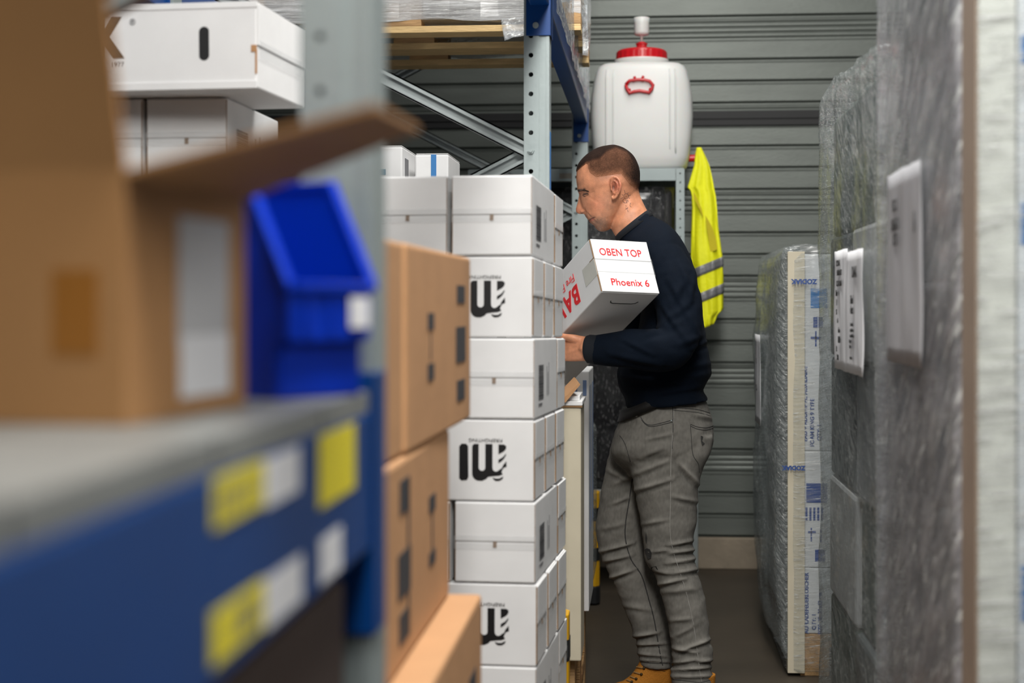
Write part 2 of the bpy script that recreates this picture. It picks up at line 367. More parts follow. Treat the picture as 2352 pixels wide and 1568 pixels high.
# ---------------------------------------------------------------- white fire-extinguisher cartons
CW, CH, CL = .1795, .1770, .440
def carton_proto(name='white_carton', L=CL, W=CW, Hc=CH):
    """local: width x (centred), length y (0..L), height z; side +x barcode, side -x logo"""
    r = empty(name, 'x', 'carton')
    MB().box(-W/2+.001, W/2-.001, .004, L-.004, .0008, Hc-.0008).build('body', M_['white'], r, bevel=.0035)
    for yy, s in ((0, 1), (L, -1)):
        y0, y1 = sorted((yy+s*.001, yy+s*.004))
        MB().box(-W/2+.003, W/2-.003, y0, y1, Hc*.515, Hc-.004).build('end_flap', M_['white'], r, bevel=.0012)
        MB().box(-W/2+.003, W/2-.003, y0+s*.0012, y1, .004, Hc*.49).build('end_flap', M_['white'], r, bevel=.0012)
        y0, y1 = sorted((yy+s*.0008, yy+s*.0018))
        MB().box(-W/2+.002, -W/2+.0035, min(yy+s*.002, yy+s*.006), max(yy+s*.002, yy+s*.006), .006, Hc-.006).box(W/2-.0035, W/2-.002, min(yy+s*.002, yy+s*.006), max(yy+s*.002, yy+s*.006), .006, Hc-.006).box(-.004, .004, min(yy+s*.0006, yy+s*.004), max(yy+s*.0006, yy+s*.004), Hc*.44, Hc*.51).build('cut_edge', M_['kraftd'], r)
    # barcode label on +x
    b = MB(); random.seed(3); zz = .040
    while zz < .118:
        h = random.choice((.0008, .0014, .0022)); b.box(W/2-.0008, W/2-.0004, .075, .165, zz, zz+h); zz += h+random.choice((.0009, .0016))
    b.build('barcode', M_['inkf'], r)
    for ya, yb, za, zb in ((.225, .231, .045, .112), (.245, .251, .045, .098), (.262, .268, .045, .120), (.072, .14, .026, .032)): MB().box(W/2-.0008, W/2-.0004, ya, yb, za, zb).build('side_print', M_['grey'], r)
    # logo upside down on -x (seen from -x, right is -y)
    m = MB(); o = (-W/2+.0009, L, 0); ux = (0, -1, 0); uy = (0, 0, 1); nn = (-1, 0, 0)
    # coordinates: s = distance to right of left end, measured so that right edge = L
    def pg(pts): m.prism([(L-a, CH-b) for a, b in pts], o, ux, uy, nn, .0005)
    T0, T1 = .0528, .133
    ac = lambda cx, cy, r, a0, a1, n=8: [(cx-r*math.cos(math.radians(a0+(a1-a0)*i/n)), cy+r*math.sin(math.radians(a0+(a1-a0)*i/n))) for i in range(n+1)]
    pg([(.1395, .060), (.1385, .0555), (.135, T0), (.125, T0), (.125, .104)]+ac(.1178, .104, .0072, 180, 90, 5)+[(.1178, .1195), (.1178, T1)]+ac(.1235, .117, .016, 90, 180, 8)[1:])
    pg([(.1178, .1112)]+ac(.1178, .104, .0072, 90, 0, 5)+[(.1106, T0), (.0947, T0), (.0947, .104)]+[(.0935, .109), (.090, .112), (.086, .1125), (.082, .1105), (.078, .107), (.0744, .1055), (.0701, .104), (.073, .109), (.0748, .1135), (.072, .1185), (.080, .1215), (.092, .1225), (.1045, .1243), (.1085, .129), (.1178, T1)])
    pg([(.0817, .0535), (.070, .0535), (.0655, .056), (.0643, .0593), (.066, .0645), (.0705, .069), (.0817, .0752)])
    pg([(.0817, .0867), (.072, .081), (.065, .073), (.065, .0766), (.0692, .084), (.0744, .0896), (.0817, .0947)])
    pg([(.0643, .0896), (.0636, .1012), (.0660, .1028), (.0701, .104), (.0744, .1055), (.0715, .0985)])
    pg([(.0945, .1255), (.088, .1275), (.080, .1275), (.0705, .1225), (.0725, .1285), (.079, .1325), (.087, .133), (.092, .130)])
    pg([(.168, T0+.006), (.163, T0), (.153, T0), (.1485, .058), (.1475, .125), (.151, .132), (.163, .133), (.168, .128)])
    # rest of the word further left
    pg([(.222, T0), (.205, T0), (.205, .132), (.222, .132)]); pg([(.262, T0), (.246, T0), (.240, .134), (.254, .134)])
    pg([(.300, T0), (.285, T0), (.285, .132), (.300, .132)]); pg([(.340, T0+.02), (.318, T0), (.314, .120), (.330, .134)])
    m.build('logo_print', M_['ink'], r)
    text('FIREFIGHTING', .0105, M_['ink'], r, frame((-W/2+.0004, .110, CH-.0445), (0, 1, 0), (0, 0, -1)), 'printed_text', .0, sx=1.12)
    return r
def tape_on(box, L=CL, W=CW, Hc=CH, end=0):
    yy = -.0008 if end == 0 else L+.0002
    MB().box(-W/2-.0006, W/2+.0006, yy, yy+.0006, Hc*.5-.015, Hc*.5+.015).build('tape', M_['tape'], box)
proto = carton_proto(); tape_on(proto, end=0); tape_on(proto, end=1)
used = [False]
def carton(label, Mw, group='white cartons stacked at the aisle edge'):
    c = proto if not used[0] else copy_tree(proto); used[0] = True
    tag(c, label, 'carton', group); c.matrix_world = Mw; return c
# the aisle stack: origin = front right bottom corner on its pallet
SRZ = math.radians(-3.0); SRX = math.radians(-1.1)
ORG = Vector((P(1226, 900, 3.365).x, 3.365, .144))
STK = Matrix.Translation(ORG) @ Matrix.Rotation(SRZ, 4, 'Z') @ Matrix.Rotation(SRX, 4, 'X')
names = ['topmost layer', 'second layer', 'third layer', 'fourth layer', 'fifth layer', 'sixth layer', 'seventh layer', 'lowest layer']
sh = [-.006, -.003, 0, .001, .003, .007, .006, .006]
for i in range(8):
    z = (7-i)*.1775; x = sh[i]; nm = names[i]
    jr = lambda a: random.uniform(-a, a)
    if i % 2 == 0:
        carton('right corner carton in the %s of the aisle stack, flap end forward' % nm, STK @ Matrix.Translation((x-CW/2, 0, z)) @ Matrix.Rotation(jr(.006), 4, 'Z'))
        carton('carton left of the corner one in the %s of the aisle stack' % nm, STK @ Matrix.Translation((x-CW*1.5-.008, .004+jr(.004), z)) @ Matrix.Rotation(jr(.006), 4, 'Z'))
        carton('carton turned endwise at the back of the %s of the aisle stack' % nm, STK @ Matrix.Translation((x+.002, .444+CW/2, z)) @ Matrix.Rotation(math.pi/2, 4, 'Z'))
    else:
        for j, nj in enumerate(('front one with black logo', 'middle one of three ends', 'rear one of three ends')):
            carton('crosswise carton in the %s of the aisle stack, %s' % (nm, nj), STK @ Matrix.Translation((x+.001+j*.001, .002+CW/2+j*(CW+.022), z)) @ Matrix.Rotation(math.pi/2+jr(.004), 4, 'Z'))
PR = 'pallets under the left racking'
pallet('wooden pallet under the white carton stack at the aisle edge', (ORG.x-.30, 3.68, 0), SRZ, .6, .62, group=PR)
# second, higher stack deeper in the bay (flap ends showing at upper left) with the big K carton on top
X2 = P(522, 300, 3.28).x
T2 = Matrix.Translation((X2, 3.28, 0)) @ Matrix.Rotation(math.radians(-1.0), 4, 'Z')
z2 = H+(HOR-216)/(F/3.30)-CH
for i in range(8):
    nm = names[i]
    for j, nj in enumerate(('right', 'left')):
        carton('%s white carton in the %s of the inner stack under the K carton' % (nj, nm), T2 @ Matrix.Translation((-CW/2-j*(CW+.007), .002*(i % 3), z2-i*CH)) , 'white cartons in the inner stack below the letter K carton')
zb2 = z2-7*CH
pl2 = pallet('wooden pallet under the inner stack of white cartons', (X2-.42, 3.68, zb2-.144), 0, .8, .8, group=PR)
pallet('lower wooden pallet under the inner stack of white cartons', (X2-.42, 3.68, zb2-.288 if zb2 > .288 else 0), 0, .8, .8, group=PR)
# K carton
XK = P(590, 200, 3.16).x; zk = z2+CH+.001
kc = empty('white_carton', 'large white carton with a brown letter K and oval handle hole, topmost at left', 'carton', (XK, 3.16, zk), (0, 0, math.radians(-4)))
KH = (215-15)/(F/3.2)
MB().box(-.62, 0, 0, .34, 0, KH).build('body', M_['white'], kc, bevel=.004)
MB().box(-.622, .001, -.002, .0, KH-.012, KH+.001).box(-.622, .001, -.0025, 0, 0, .016).build('folded_edge', M_['white'], kc, bevel=.001)
MB().box(.0005, .003, .002, .335, KH*.5, KH-.002).build('end_flap', M_['white'], kc, bevel=.001)
MB().box(.0034, .0044, .01, .30, KH*.36, KH*.56).build('tape', M_['tape'], kc)
MB().box(-.0035, .0008, -.0012, 0, .03, KH*.45).box(-.012, 0, -.0018, 0, KH*.42, KH*.50).build('torn_edge', M_['kraft'], kc)
o_ = [(.011*math.cos(a), .011*math.sin(a)+(.024 if math.sin(a) > 0 else -.024)) for a in [i*math.pi/10 for i in range(20)]]
MB().prism(o_, (-.113, -.0006, KH*.53), (1, 0, 0), (0, 0, 1), (0, 1, 0), .0005).build('handle_hole', M_['black'], kc)
brownink = mat('brown_ink', (.10, .065, .04), .5, 0, 0)
text('K', .106, brownink, kc, frame((-.320, -.0008, KH*.60), (1, 0, 0), (0, 0, 1)), 'printed_letter', .0065, sx=.68)
text('®', .018, M_['grey'], kc, frame((-.268, -.0008, KH*.80), (1, 0, 0), (0, 0, 1)), 'printed_mark')
text('1977', .014, M_['grey'], kc, frame((-.300, -.0008, KH*.31), (1, 0, 0), (0, 0, 1)), 'printed_text')

# bay C: pallets, tall cream carton, striped carton, wrapped block, small cartons on top
for i in range(2): pallet(['lowest wooden pallet in the back bay, right of the aisle stack', 'upper wooden pallet in the back bay, under the tall cream carton'][i], (-.80, 4.82, i*.1445), 0, group=PR)
zc = .289
x1 = P(1336, 1200, 4.40).x
tall = empty('cream_carton', 'tall narrow cream carton with a folded top beside the aisle stack', 'carton', (x1, 4.36, zc))
ht = H-(930-HOR)/(F/4.4)-zc
MB().box(-.30, 0, 0, .22, 0, ht).build('body', M_['cream'], tall, bevel=.004)
MB().box(-.30, .004, -.004, .225, ht+.001, ht+.014).box(-.28, -.004, .01, .21, ht+.014, ht+.028).build('top_flap', M_['white'], tall, bevel=.002)
MB().box(-.29, .0035, -.0045, -.0005, ht-.004, ht+.0008).build('cut_edge', M_['kraftd'], tall)
fl_ = [P(1298, 925, 4.34), P(1333, 883, 4.34), P(1329, 880, 4.34), P(1295, 915, 4.34)]
of = MB(); of.add([v for v in fl_]+[v+Vector((-.02, .16, .01)) for v in fl_], [(0, 1, 2, 3), (4, 5, 6, 7), (0, 1, 5, 4), (1, 2, 6, 5), (2, 3, 7, 6), (3, 0, 4, 7)])
of.build('open_flap', M_['kraft'], tall, off=(x1, 4.36, zc))
x2 = P(1362, 1000, 5.45).x; h2 = H-(845-HOR)/(F/5.3)-zc
st = empty('white_carton', 'tall white carton with vertical blue stripes behind the cream carton', 'carton', (x2, 5.07, zc))
MB().box(-.30, 0, 0, .40, 0, h2).build('body', M_['white'], st, bevel=.004)
mb = MB()
for yy in (.06, .16, .30, .36): MB().box(.0003, .0010, yy, yy+.022, .25, h2-.05).build('blue_stripe', M_['pblue'], st)
for xx in (-.24, -.20, -.05, -.02): MB().box(xx, xx+.012, -.001, -.0003, h2-.08, h2-.03).build('blue_mark', M_['pblue'], st)
x3 = P(1366, 1100, 5.6).x
wb = empty('wrapped_block', 'low film wrapped grey block beside the tall striped carton', 'wrapped goods', (x3, 5.49, zc))
MB().box(-.34, -.012, .02, .36, 0, .52).build('goods', M_['darkg'], wb, bevel=.02)
MB().box(-.35, 0, .01, .37, .001, .56).build('stretch_film', M_['f_grey'], wb, bevel=.03, seg=3)
# stack of plain white cartons further inside carrying two small ones
xs = P(1120, 500, 4.95).x
for i in range(3):
    tag(MB().box(xs-.78, xs-.0, 4.66, 5.26, zc+.001+i*.405, zc+i*.405+.404).build('plain_carton', M_['white'], bevel=.006), 'wide plain white carton hidden behind the aisle stack, %s of three' % ['lowest', 'middle', 'topmost'][i], 'carton', 'wide plain cartons in the back bay')
zt = zc+3*.405+.0005
def small(label, pa, pb, Y, top, extra=None):
    a, b = P(pa, 400, Y).x, P(pb, 400, Y).x; t = H+(HOR-top)/(F/Y)
    c = empty('small_carton', label, 'carton', (b, Y, zt), group='small white cartons on the back bay stack')
    MB().box(a-b, 0, 0, .30, .0, t-zt).build('body', M_['white'], c, bevel=.005)
    MB().box(a-b+.004, -.001, .001, .298, t-zt+.0004, t-zt+.003).build('lid_flap', M_['white'], c, bevel=.001); return c, a-b, t-zt
c1, wd1, hh1 = small('small white carton with a teal patch, behind the aisle stack, left one', 790, 924, 4.70, 333)
MB().box(P(855, 390, 4.7).x-P(924, 390, 4.7).x, P(886, 390, 4.7).x-P(924, 390, 4.7).x, -.0012, -.0004, hh1-.085, hh1-.068+.0).build('teal_patch', mat('teal_print', (.01, .14, .24), .5), c1)
MB().box(.0003, .0009, .05, .12, .05, hh1-.03).build('side_print', M_['grey'], c1)
c2, wd2, hh2 = small('small white carton with blue lettering tape, behind the aisle stack, right one', 953, 1030, 4.82, 352)
MB().box(wd2*.52, wd2*.36, -.0012, -.0004, hh2-.075, hh2).build('printed_tape', M_['skyink'], c2)
cap = [(.03*math.cos(a), .022*math.sin(a)) for a in [i*math.pi/8 for i in range(16)]]
MB().prism(cap, (wd2*.42, -.0006, hh2-.092), (1, 0, 0), (0, 0, 1), (0, -1, 0), .001).build('round_print', M_['grey'], c2)

# pallet load on the upper beams of the back bay
PX = P(1334, 60, 5.13).x
up = pallet('wooden pallet resting on the upper beams, wrapped load on it', (PX-.6, 5.13+.4, ZB+.1255), 0, wood='woodl', group='pallets on the upper beams')
zl = ZB+.1255+.144
ld = empty('wrapped_load', 'white film wrapped load on the upper pallet, cut by the top of the frame', 'wrapped goods', (PX-.6, 5.53, zl))
MB().box(-.58, .58, -.38, .38, 0, .9).build('goods', M_['whited'], ld, bevel=.01)
r_ = []
for zz, g in ((-.102, .004), (-.09, .008), (-.04, .012), (.05, .012), (.3, .004), (.6, .008), (.93, -.01)):
    rr = []
    for k in range(64):
        a = 2*math.pi*k/64; cx, cy = math.cos(a), math.sin(a); q = 1/max(abs(cx)/.6, abs(cy)/.4)
        q2 = q*(1-.02*(abs(cx*cy)*2)**4)+g+.004*math.sin(k*1.7+zz*30)
        rr.append((cx*q2, cy*q2, zz+.006*math.sin(k*.9)*(zz < 0)))
    r_.append(rr)
MB().rings(r_).build('stretch_film', M_['f_white'], ld, smooth=False)
def sheet(name, pts, nx, ny, m, amp=.01, fr=9, parent=None, off=None, seed=0, thick=.0006):
    """crumpled sheet spanned by 4 corner points"""
    a, b, c, d_ = map(Vector, pts); nrm = (b-a).cross(d_-a).normalized(); vs = []; fs = []
    for j in range(ny+1):
        for i in range(nx+1):
            u, v = i/nx, j/ny; p_ = (a*(1-u)+b*u)*(1-v)+(d_*(1-u)+c*u)*v
            q = noise.noise(p_*fr+Vector((seed, 0, 0)))+.5*noise.noise(p_*fr*2.7+Vector((seed, 3, 0)))
            vs.append(p_+nrm*q*amp)
    for j in range(ny):
        for i in range(nx): k_ = j*(nx+1)+i; fs.append((k_, k_+1, k_+nx+2, k_+nx+1))
    o = MB().add(vs, fs).build(name, m, parent, smooth=True, off=off)
    s = o.modifiers.new('s', 'SOLIDIFY'); s.thickness = thick; return o
sheet('film_tail', [P(1150, 45, 5.08), P(1215, 38, 5.08), P(1206, 80, 5.06), P(1160, 97, 5.06)], 14, 14, M_['clear'], .02, 22, ld, (PX-.6, 5.53, zl))
sheet('film_tail', [P(1336, 10, 5.3), P(1349, 10, 5.3), P(1352, 130, 5.3), P(1338, 126, 5.3)], 6, 20, M_['clear'], .02, 22, ld, (PX-.6, 5.53, zl), 5)
fa, fb = UY[1]+.12, UY[2]-.1
hx = XF+.012
tag(sheet('hanging_film', [(hx, fa, ZB+.42), (hx, fb, ZB+.22), (hx, fb, ZB+.035), (hx, fa, ZB+.03)], 60, 12, M_['clear'], .008, 8), 'loose clear film hanging down over the upper blue beam', 'plastic film')

# ---------------------------------------------------------------- brown cartons in the middle of the left side
def brown(label, Y0, L, c0, c1, xr, wd=.40, rz=.0, marks=None, seam=None):
    b = empty('brown_carton', label, 'carton', (xr, Y0, H-c1), (0, 0, rz), group='brown cartons stacked behind the near rack frame')
    h = c1-c0; x = 0
    if seam:
        MB().box(-wd, 0, .0, seam-.006, 0, h-.001).build('body', M_['kraft'], b, bevel=.006)
        MB().box(-wd, 0.004, seam+.004, L, 0, h-.001).build('end_flap', M_['kraft'], b, bevel=.006)
        MB().box(-wd+.01, -.012, seam-.008, seam+.006, .004, h-.006).build('dark_gap', M_['kraftd'], b)
    else: MB().box(-wd, 0, 0, L, 0, h-.001).build('body', M_['kraft'], b, bevel=.006)
    if marks:
        for (ya, yb, za, zb) in marks: MB().box(.0044 if seam else .0004, .0052 if seam else .0012, ya, yb, za, zb).build('printed_mark', M_['inkf'], b)
    return b
h1 = .287
brown('upper brown carton with a vertical slot behind the near rack frame', 1.92, .865, -.085, .202, P(877, 800, 1.92).x-.002, rz=-.013, seam=.17,
      marks=[(.68, .78, .040, .075), (.67, .79, .105, .165), (.68, .78, .205, .235), (.36, .42, .090, .115), (.36, .42, .165, .19), (.385, .39, .12, .16)])
brown('middle brown carton standing on the lowest visible one, large dark print', 1.86, .70, .203, .476, P(858, 1300, 1.86).x+.006, rz=.004,
      marks=[(.16, .25, .03, .07), (.15, .26, .09, .15), (.165, .25, .20, .245), (.235, .25, .03, .24), (.45, .52, .085, .105), (.45, .52, .165, .19), (.48, .49, .1, .17)])
brown('third brown carton of the stack, protruding a little into the aisle', 1.80, .78, .477, .765, -.268, rz=.004,
      marks=[(.60, .67, .05, .09), (.59, .68, .12, .19)])
brown('lowest brown carton of the stack, resting on its pallet', 1.80, .78, .766, H-.145, -.275)
pallet('wooden pallet under the brown cartons', (-.68, 2.22, 0), math.pi/2, group=PR)

# ---------------------------------------------------------------- near shelf: open brown box, blue bin
bx0 = Vector((P(285, 900, .985).x, .985, DZ+.0005)); ry = math.atan2(P(285, 900, .985).x-P(570, 900, 1.205).x, .22)
ob = empty('open_box', 'open brown cardboard box with raised flaps on the near shelf, blurred', 'box', bx0, (0, 0, ry))
hb = .1655; Wb = .46; Lb = .215; t = .004
MB().box(-t, 0, 0, Lb, 0, hb).build('side_panel', M_['kraftn'], ob)
MB().box(-Wb, -Wb+t, 0, Lb, 0, hb).build('side_panel', M_['kraftn'], ob)
MB().box(-Wb+t, -t, 0, t, 0, hb).build('front_panel', M_['kraftn'], ob)
MB().box(-Wb+t, -t, Lb-t, Lb, 0, hb).build('back_panel', M_['kraftn'], ob)
MB().box(-Wb+t, -t, t, Lb-t, 0, t).build('bottom_panel', M_['kraftn'], ob)
# aisle-side flap sloping out and up, camera-side flap standing
i_ = Matrix.Translation(bx0) @ Matrix.Rotation(ry, 4, 'Z'); inv = i_.inverted()
A = inv @ P(287, 388, .985); B = inv @ P(862, 236, .99); C_ = inv @ P(962, 290, 1.20); D = inv @ P(566, 448, 1.205)
dn = Vector((0, 0, -.004))
MB().add([A, B, C_, D]+[v+dn for v in (A, B, C_, D)], [(0, 1, 2, 3), (4, 5, 6, 7), (0, 1, 5, 4), (1, 2, 6, 5), (2, 3, 7, 6), (3, 0, 4, 7)]).build('open_flap', M_['kraftn'], ob)
q = [Vector((-Wb, 0, hb)), Vector((0, 0, hb)), Vector((.004, -.055, hb+.185)), Vector((-Wb-.01, -.055, hb+.185))]
th = Vector((0, .004, .001))
MB().add(q+[v+th for v in q], [(0, 1, 2, 3), (4, 5, 6, 7), (0, 1, 5, 4), (1, 2, 6, 5), (2, 3, 7, 6), (3, 0, 4, 7)]).build('standing_flap', M_['kraftn'], ob)
MB().box(.0003, .0010, .085, .178, .048, .140).build('shipping_label', mat('grey_label', (.50, .50, .51), .5), ob)
MB().box(.0003, .0011, .088, .180, .012, .056).build('white_label', M_['paper'], ob)
MB().box(-.05, -.018, -.0008, -.0002, .045, .10).build('tape_patch', mat('brown_tape', (.33, .13, .02), .3), ob)
# box further left on the lower level, dark under the beam
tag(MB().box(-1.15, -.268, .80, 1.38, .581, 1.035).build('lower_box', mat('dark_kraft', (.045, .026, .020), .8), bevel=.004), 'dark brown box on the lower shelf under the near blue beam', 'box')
lw = empty('shelf_deck', 'lower grey shelf deck below the near blue beam', 'shelf', (XF-RACKD, -1.2, .55))
MB().box(0, RACKD-.02, 0, 2.6, 0, .03).build('deck_panel', M_['deck'], lw, bevel=.002)
beam('lower blue beam of the near bay, below the frame edge', XB, -1.2, UY[0], .475, h=.07)
bn = empty('storage_bin', 'bright blue stacking bin with sloping mouth on the near shelf, blurred', 'bin', (-.290, 1.25, DZ+.0005), (0, 0, math.radians(58)))
# local: front at y=0 facing -y, width x 0..W, rear +y
W_, L_, Hb = .100, .20, .181; t = .003; lip = .092; sl = .045
side = [(0, .050), (-.002, lip), (sl, Hb), (L_, Hb), (L_, 0), (.012, 0), (.012, .045)]
for x0, x1 in ((0, t), (W_-t, W_)): MB().prism(side, (x0, 0, 0), (0, 1, 0), (0, 0, 1), (1, 0, 0), t).build('side_wall', M_['binb'], bn)
MB().box(t, W_-t, L_-t, L_, 0, Hb).build('back_wall', M_['binb'], bn)
MB().box(t, W_-t, .012, L_-t, 0, t).build('bottom', M_['binb'], bn)
MB().box(t, W_-t, -.0015, t, .048, lip).box(t, W_-t, t, .012, .046, .050).build('front_lip', M_['binb'], bn)
MB().box(t, W_-t, .010, .014, t, .050).build('front_step', M_['binb'], bn)
rm = MB()
for xa, xb_ in ((-.005, t+.002), (W_-t-.002, W_+.005)):
    rm.prism([(-.004, lip-.003), (-.004, lip+.004), (sl-.001, Hb+.005), (L_+.003, Hb+.005), (L_+.003, Hb), (sl+.002, Hb-.002)], (xa, 0, 0), (0, 1, 0), (0, 0, 1), (1, 0, 0), xb_-xa)
rm.box(t, W_-t, L_-.004, L_+.005, Hb, Hb+.005).box(t+.002, W_-t-.002, -.006, .001, lip-.003, lip+.004)
for xx in (.02, .05, .08): rm.box(xx-.002, xx+.002, -.004, -.0015, .054, lip-.004)
rm.build('rim', M_['binb'], bn, bevel=.001)
MB().box(W_-.030, W_-.006, -.0050, -.0042, .058, .084).build('label', M_['paper'], bn)

# ---------------------------------------------------------------- back wall furniture: steel shelf unit with tank and vest
SX1 = P(1572, 500, 6.95).x; SX0 = SX1-.96; SY0, SY1 = 6.95, 7.38; ZS = H-(389-HOR)/(F/6.98)
su = empty('shelf_unit', 'galvanised steel shelf unit against the back door, under the white tank', 'shelf', (SX0, SY0, 0))
Wd = SX1-SX0; Dp = SY1-SY0
for x in (0, Wd-.037):
    for y in (0, Dp-.037):
        m = MB(); s = 1 if x == 0 else -1; xx = x if x == 0 else Wd
        plate(m, (x, y, 0), (1, 0, 0), (0, 0, 1), .037, ZS-.001, .04, .004, (0, -1, 0))
        m.box(xx if s > 0 else xx-.002, xx+.002 if s > 0 else xx, y+.002, y+.037, 0, ZS-.001); m.build('post', M_['galv'], su)
for z, hh in ((ZS, .055), (.46, .04), (1.12, .04)):
    MB().box(.038, Wd-.038, -.001, .002, z-hh, z-.002).box(.003, Wd-.003, .003, Dp-.002, z-.004, z).box(.038, Wd-.038, Dp-.003, Dp, z-hh, z-.004).build('shelf_board', M_['galv'] if z > 1.5 else M_['deck'], su, bevel=.001)
for i, (za, zb, xa, lb) in enumerate(((.462, 1.075, .0, 'black film wrapped goods on the lower shelf, glinting left of the belt'), (1.122, ZS-.08, .0, 'black film wrapped goods on the middle shelf, behind the face'))):
    bg = empty('wrapped_goods', lb, 'wrapped goods', (SX0, SY0, za), group='black wrapped goods in the steel shelf unit')
    MB().box(.05, Wd-.05, .05, Dp-.05, .002, zb-za-.01).build('goods', M_['black'], bg, bevel=.02)
    r_ = []
    for zz in [i_*(zb-za)/12 for i_ in range(13)]:
        rr = []
        for k in range(60):
            a = 2*math.pi*k/60; cx, cy = math.cos(a), math.sin(a); qq = 1/max(abs(cx)/(Wd/2-.042), abs(cy)/(Dp/2-.04))
            rr.append((Wd/2+cx*qq, Dp/2+cy*qq+.006*noise.noise(Vector((k*.6, zz*9, i))), zz+.001))
        r_.append(rr)
    MB().rings(r_).build('stretch_film', M_['f_black'], bg, smooth=True)
sb = tag(MB().box(P(1268, 400, 7.0).x, P(1316, 400, 7.0).x, 7.0, 7.25, ZS+.0008, ZS+.0008).build('x', M_['cream']), 'x', 'x'); bpy.data.objects.remove(sb)
bd = empty('wooden_board', 'pale printed wooden board on the shelf unit, between the rack frames', 'board', (P(1266, 400, 6.98).x, 7.0, ZS-.055))
MB().box(0, P(1318, 400, 6.98).x-P(1266, 400, 6.98).x, -.05, -.012, .0, .05).build('plank', M_['cream'], bd, bevel=.003)
mm = MB()
for i in range(9): mm.box(.04+i*.006, .043+i*.006, -.0512, -.0504, .012, .036)
mm.build('stamp', M_['kraftd'], bd)
# milky tank with red lid
TY = 7.12; sc = F/TY
txc = (P(1357, 260, TY).x+P(1591, 260, TY).x)/2; tw = (P(1591, 260, TY).x-P(1357, 260, TY).x)/2
tk = empty('fermenting_tank', 'milky white plastic tank with red screw lid on the steel shelf unit', 'tank', (txc, TY, ZS+.001))
th_ = (388-146)/sc
def sq(hx_, hy, z, n=56, e=4.5, cy=0):
    r = []
    for k in range(n):
        a = 2*math.pi*k/n; c_, s_ = math.cos(a), math.sin(a)
        r.append((hx_*abs(c_)**(2/e)*(1 if c_ >= 0 else -1), cy+hy*abs(s_)**(2/e)*(1 if s_ >= 0 else -1), z))
    return r
R = []
for f_, hx_, e in ((0, .80, 4), (.012, .855, 4), (.04, .895, 4.5), (.12, .93, 5), (.3, .975, 5), (.5, 1.0, 5), (.68, .985, 5), (.82, .94, 5), (.92, .885, 5), (.965, .84, 4.5), (.99, .77, 4), (1.0, .66, 3.4)):
    R.append(sq(tw*hx_, .165*min(1, hx_+.04), f_*th_, e=e))
MB().rings(R).build('tank_body', M_['tank'], tk, smooth=True)
mb = MB()
for xx in (-.155, -.125, .125, .150):
    mb.tube([(xx, -.150, .06), (xx, -.1600, .10), (xx, -.1635, .2), (xx, -.1640, .3), (xx, -.158, .40), (xx*.98, -.148, .44)], .004, 8)
mb.build('moulded_rib', M_['tank'], tk, smooth=True, bevel=.0)
MB().lathe([(.118, 0), (.122, .03), (.122, .035)], 40, (0, 0, th_-.012)).build('neck', M_['tank'], tk, smooth=True)
lr = (1530-1413)/2/sc; g = []
for zz, rr in ((0, 1.0), (.052, .985), (.060, .96), (.066, .88)):
    g.append([((lr*rr*(1+(.012 if (k//2) % 2 else 0)*(zz < .055)))*math.cos(2*math.pi*k/96), (lr*rr*(1+(.012 if (k//2) % 2 else 0)*(zz < .055)))*math.sin(2*math.pi*k/96), zz+th_+.002) for k in range(96)])
lid = MB().rings(g).build('lid', M_['redp'], tk)
zl_ = th_+.068
MB().lathe([(.023, 0), (.024, .028), (.027, .029), (.027, .034), (.017, .036), (.016, .040)], 12, (0, 0, zl_-.002)).build('red_bung', M_['redp'], tk)
MB().lathe([(.005, 0), (.006, .026), (.012, .032), (.031, .034), (.034, .045), (.034, .088), (.036, .112), (.033, .113)], 28, (0, 0, zl_+.036)).build('airlock', M_['tank'], tk, smooth=True)
hp = []
def hpt(px, py): v = P(px, py, TY-.17); return Vector((v.x-txc, -.178, v.z-ZS-.001))
hs = [(1437, 195), (1446, 186), (1458, 184), (1469, 183.5), (1480, 184), (1492, 187), (1500, 196), (1497, 205), (1491, 213), (1481, 211), (1469, 209), (1456, 211), (1446, 214), (1441, 206), (1437, 195)]
hd = MB().tube([hpt(*q_) for q_ in hs], .0075, 10)
for a, b in (((1459, 183), (1457, 176)), ((1474, 183), (1478, 175))): hd.tube([hpt(*a), hpt(*b)], .006, 8)
for a in ((1446, 206), (1493, 205)): hd.tube([hpt(*a), hpt(*a)+Vector((0, .022, 0))], .006, 8)
hd.build('red_handle', M_['redp'], tk, smooth=True)
tp = P(1586, 364, TY-.03); tpx = tp.x-txc; tpz = tp.z-ZS
MB().tube([(tpx-.03, -.03, tpz), (tpx+.035, -.03, tpz)], [.016, .016], 14).tube([(tpx+.02, -.03, tpz), (tpx+.022, -.03, tpz)], .026, 14).tube([(tpx+.035, -.03, tpz), (tpx+.06, -.03, tpz)], .012, 12).build('red_tap', M_['redp'], tk)
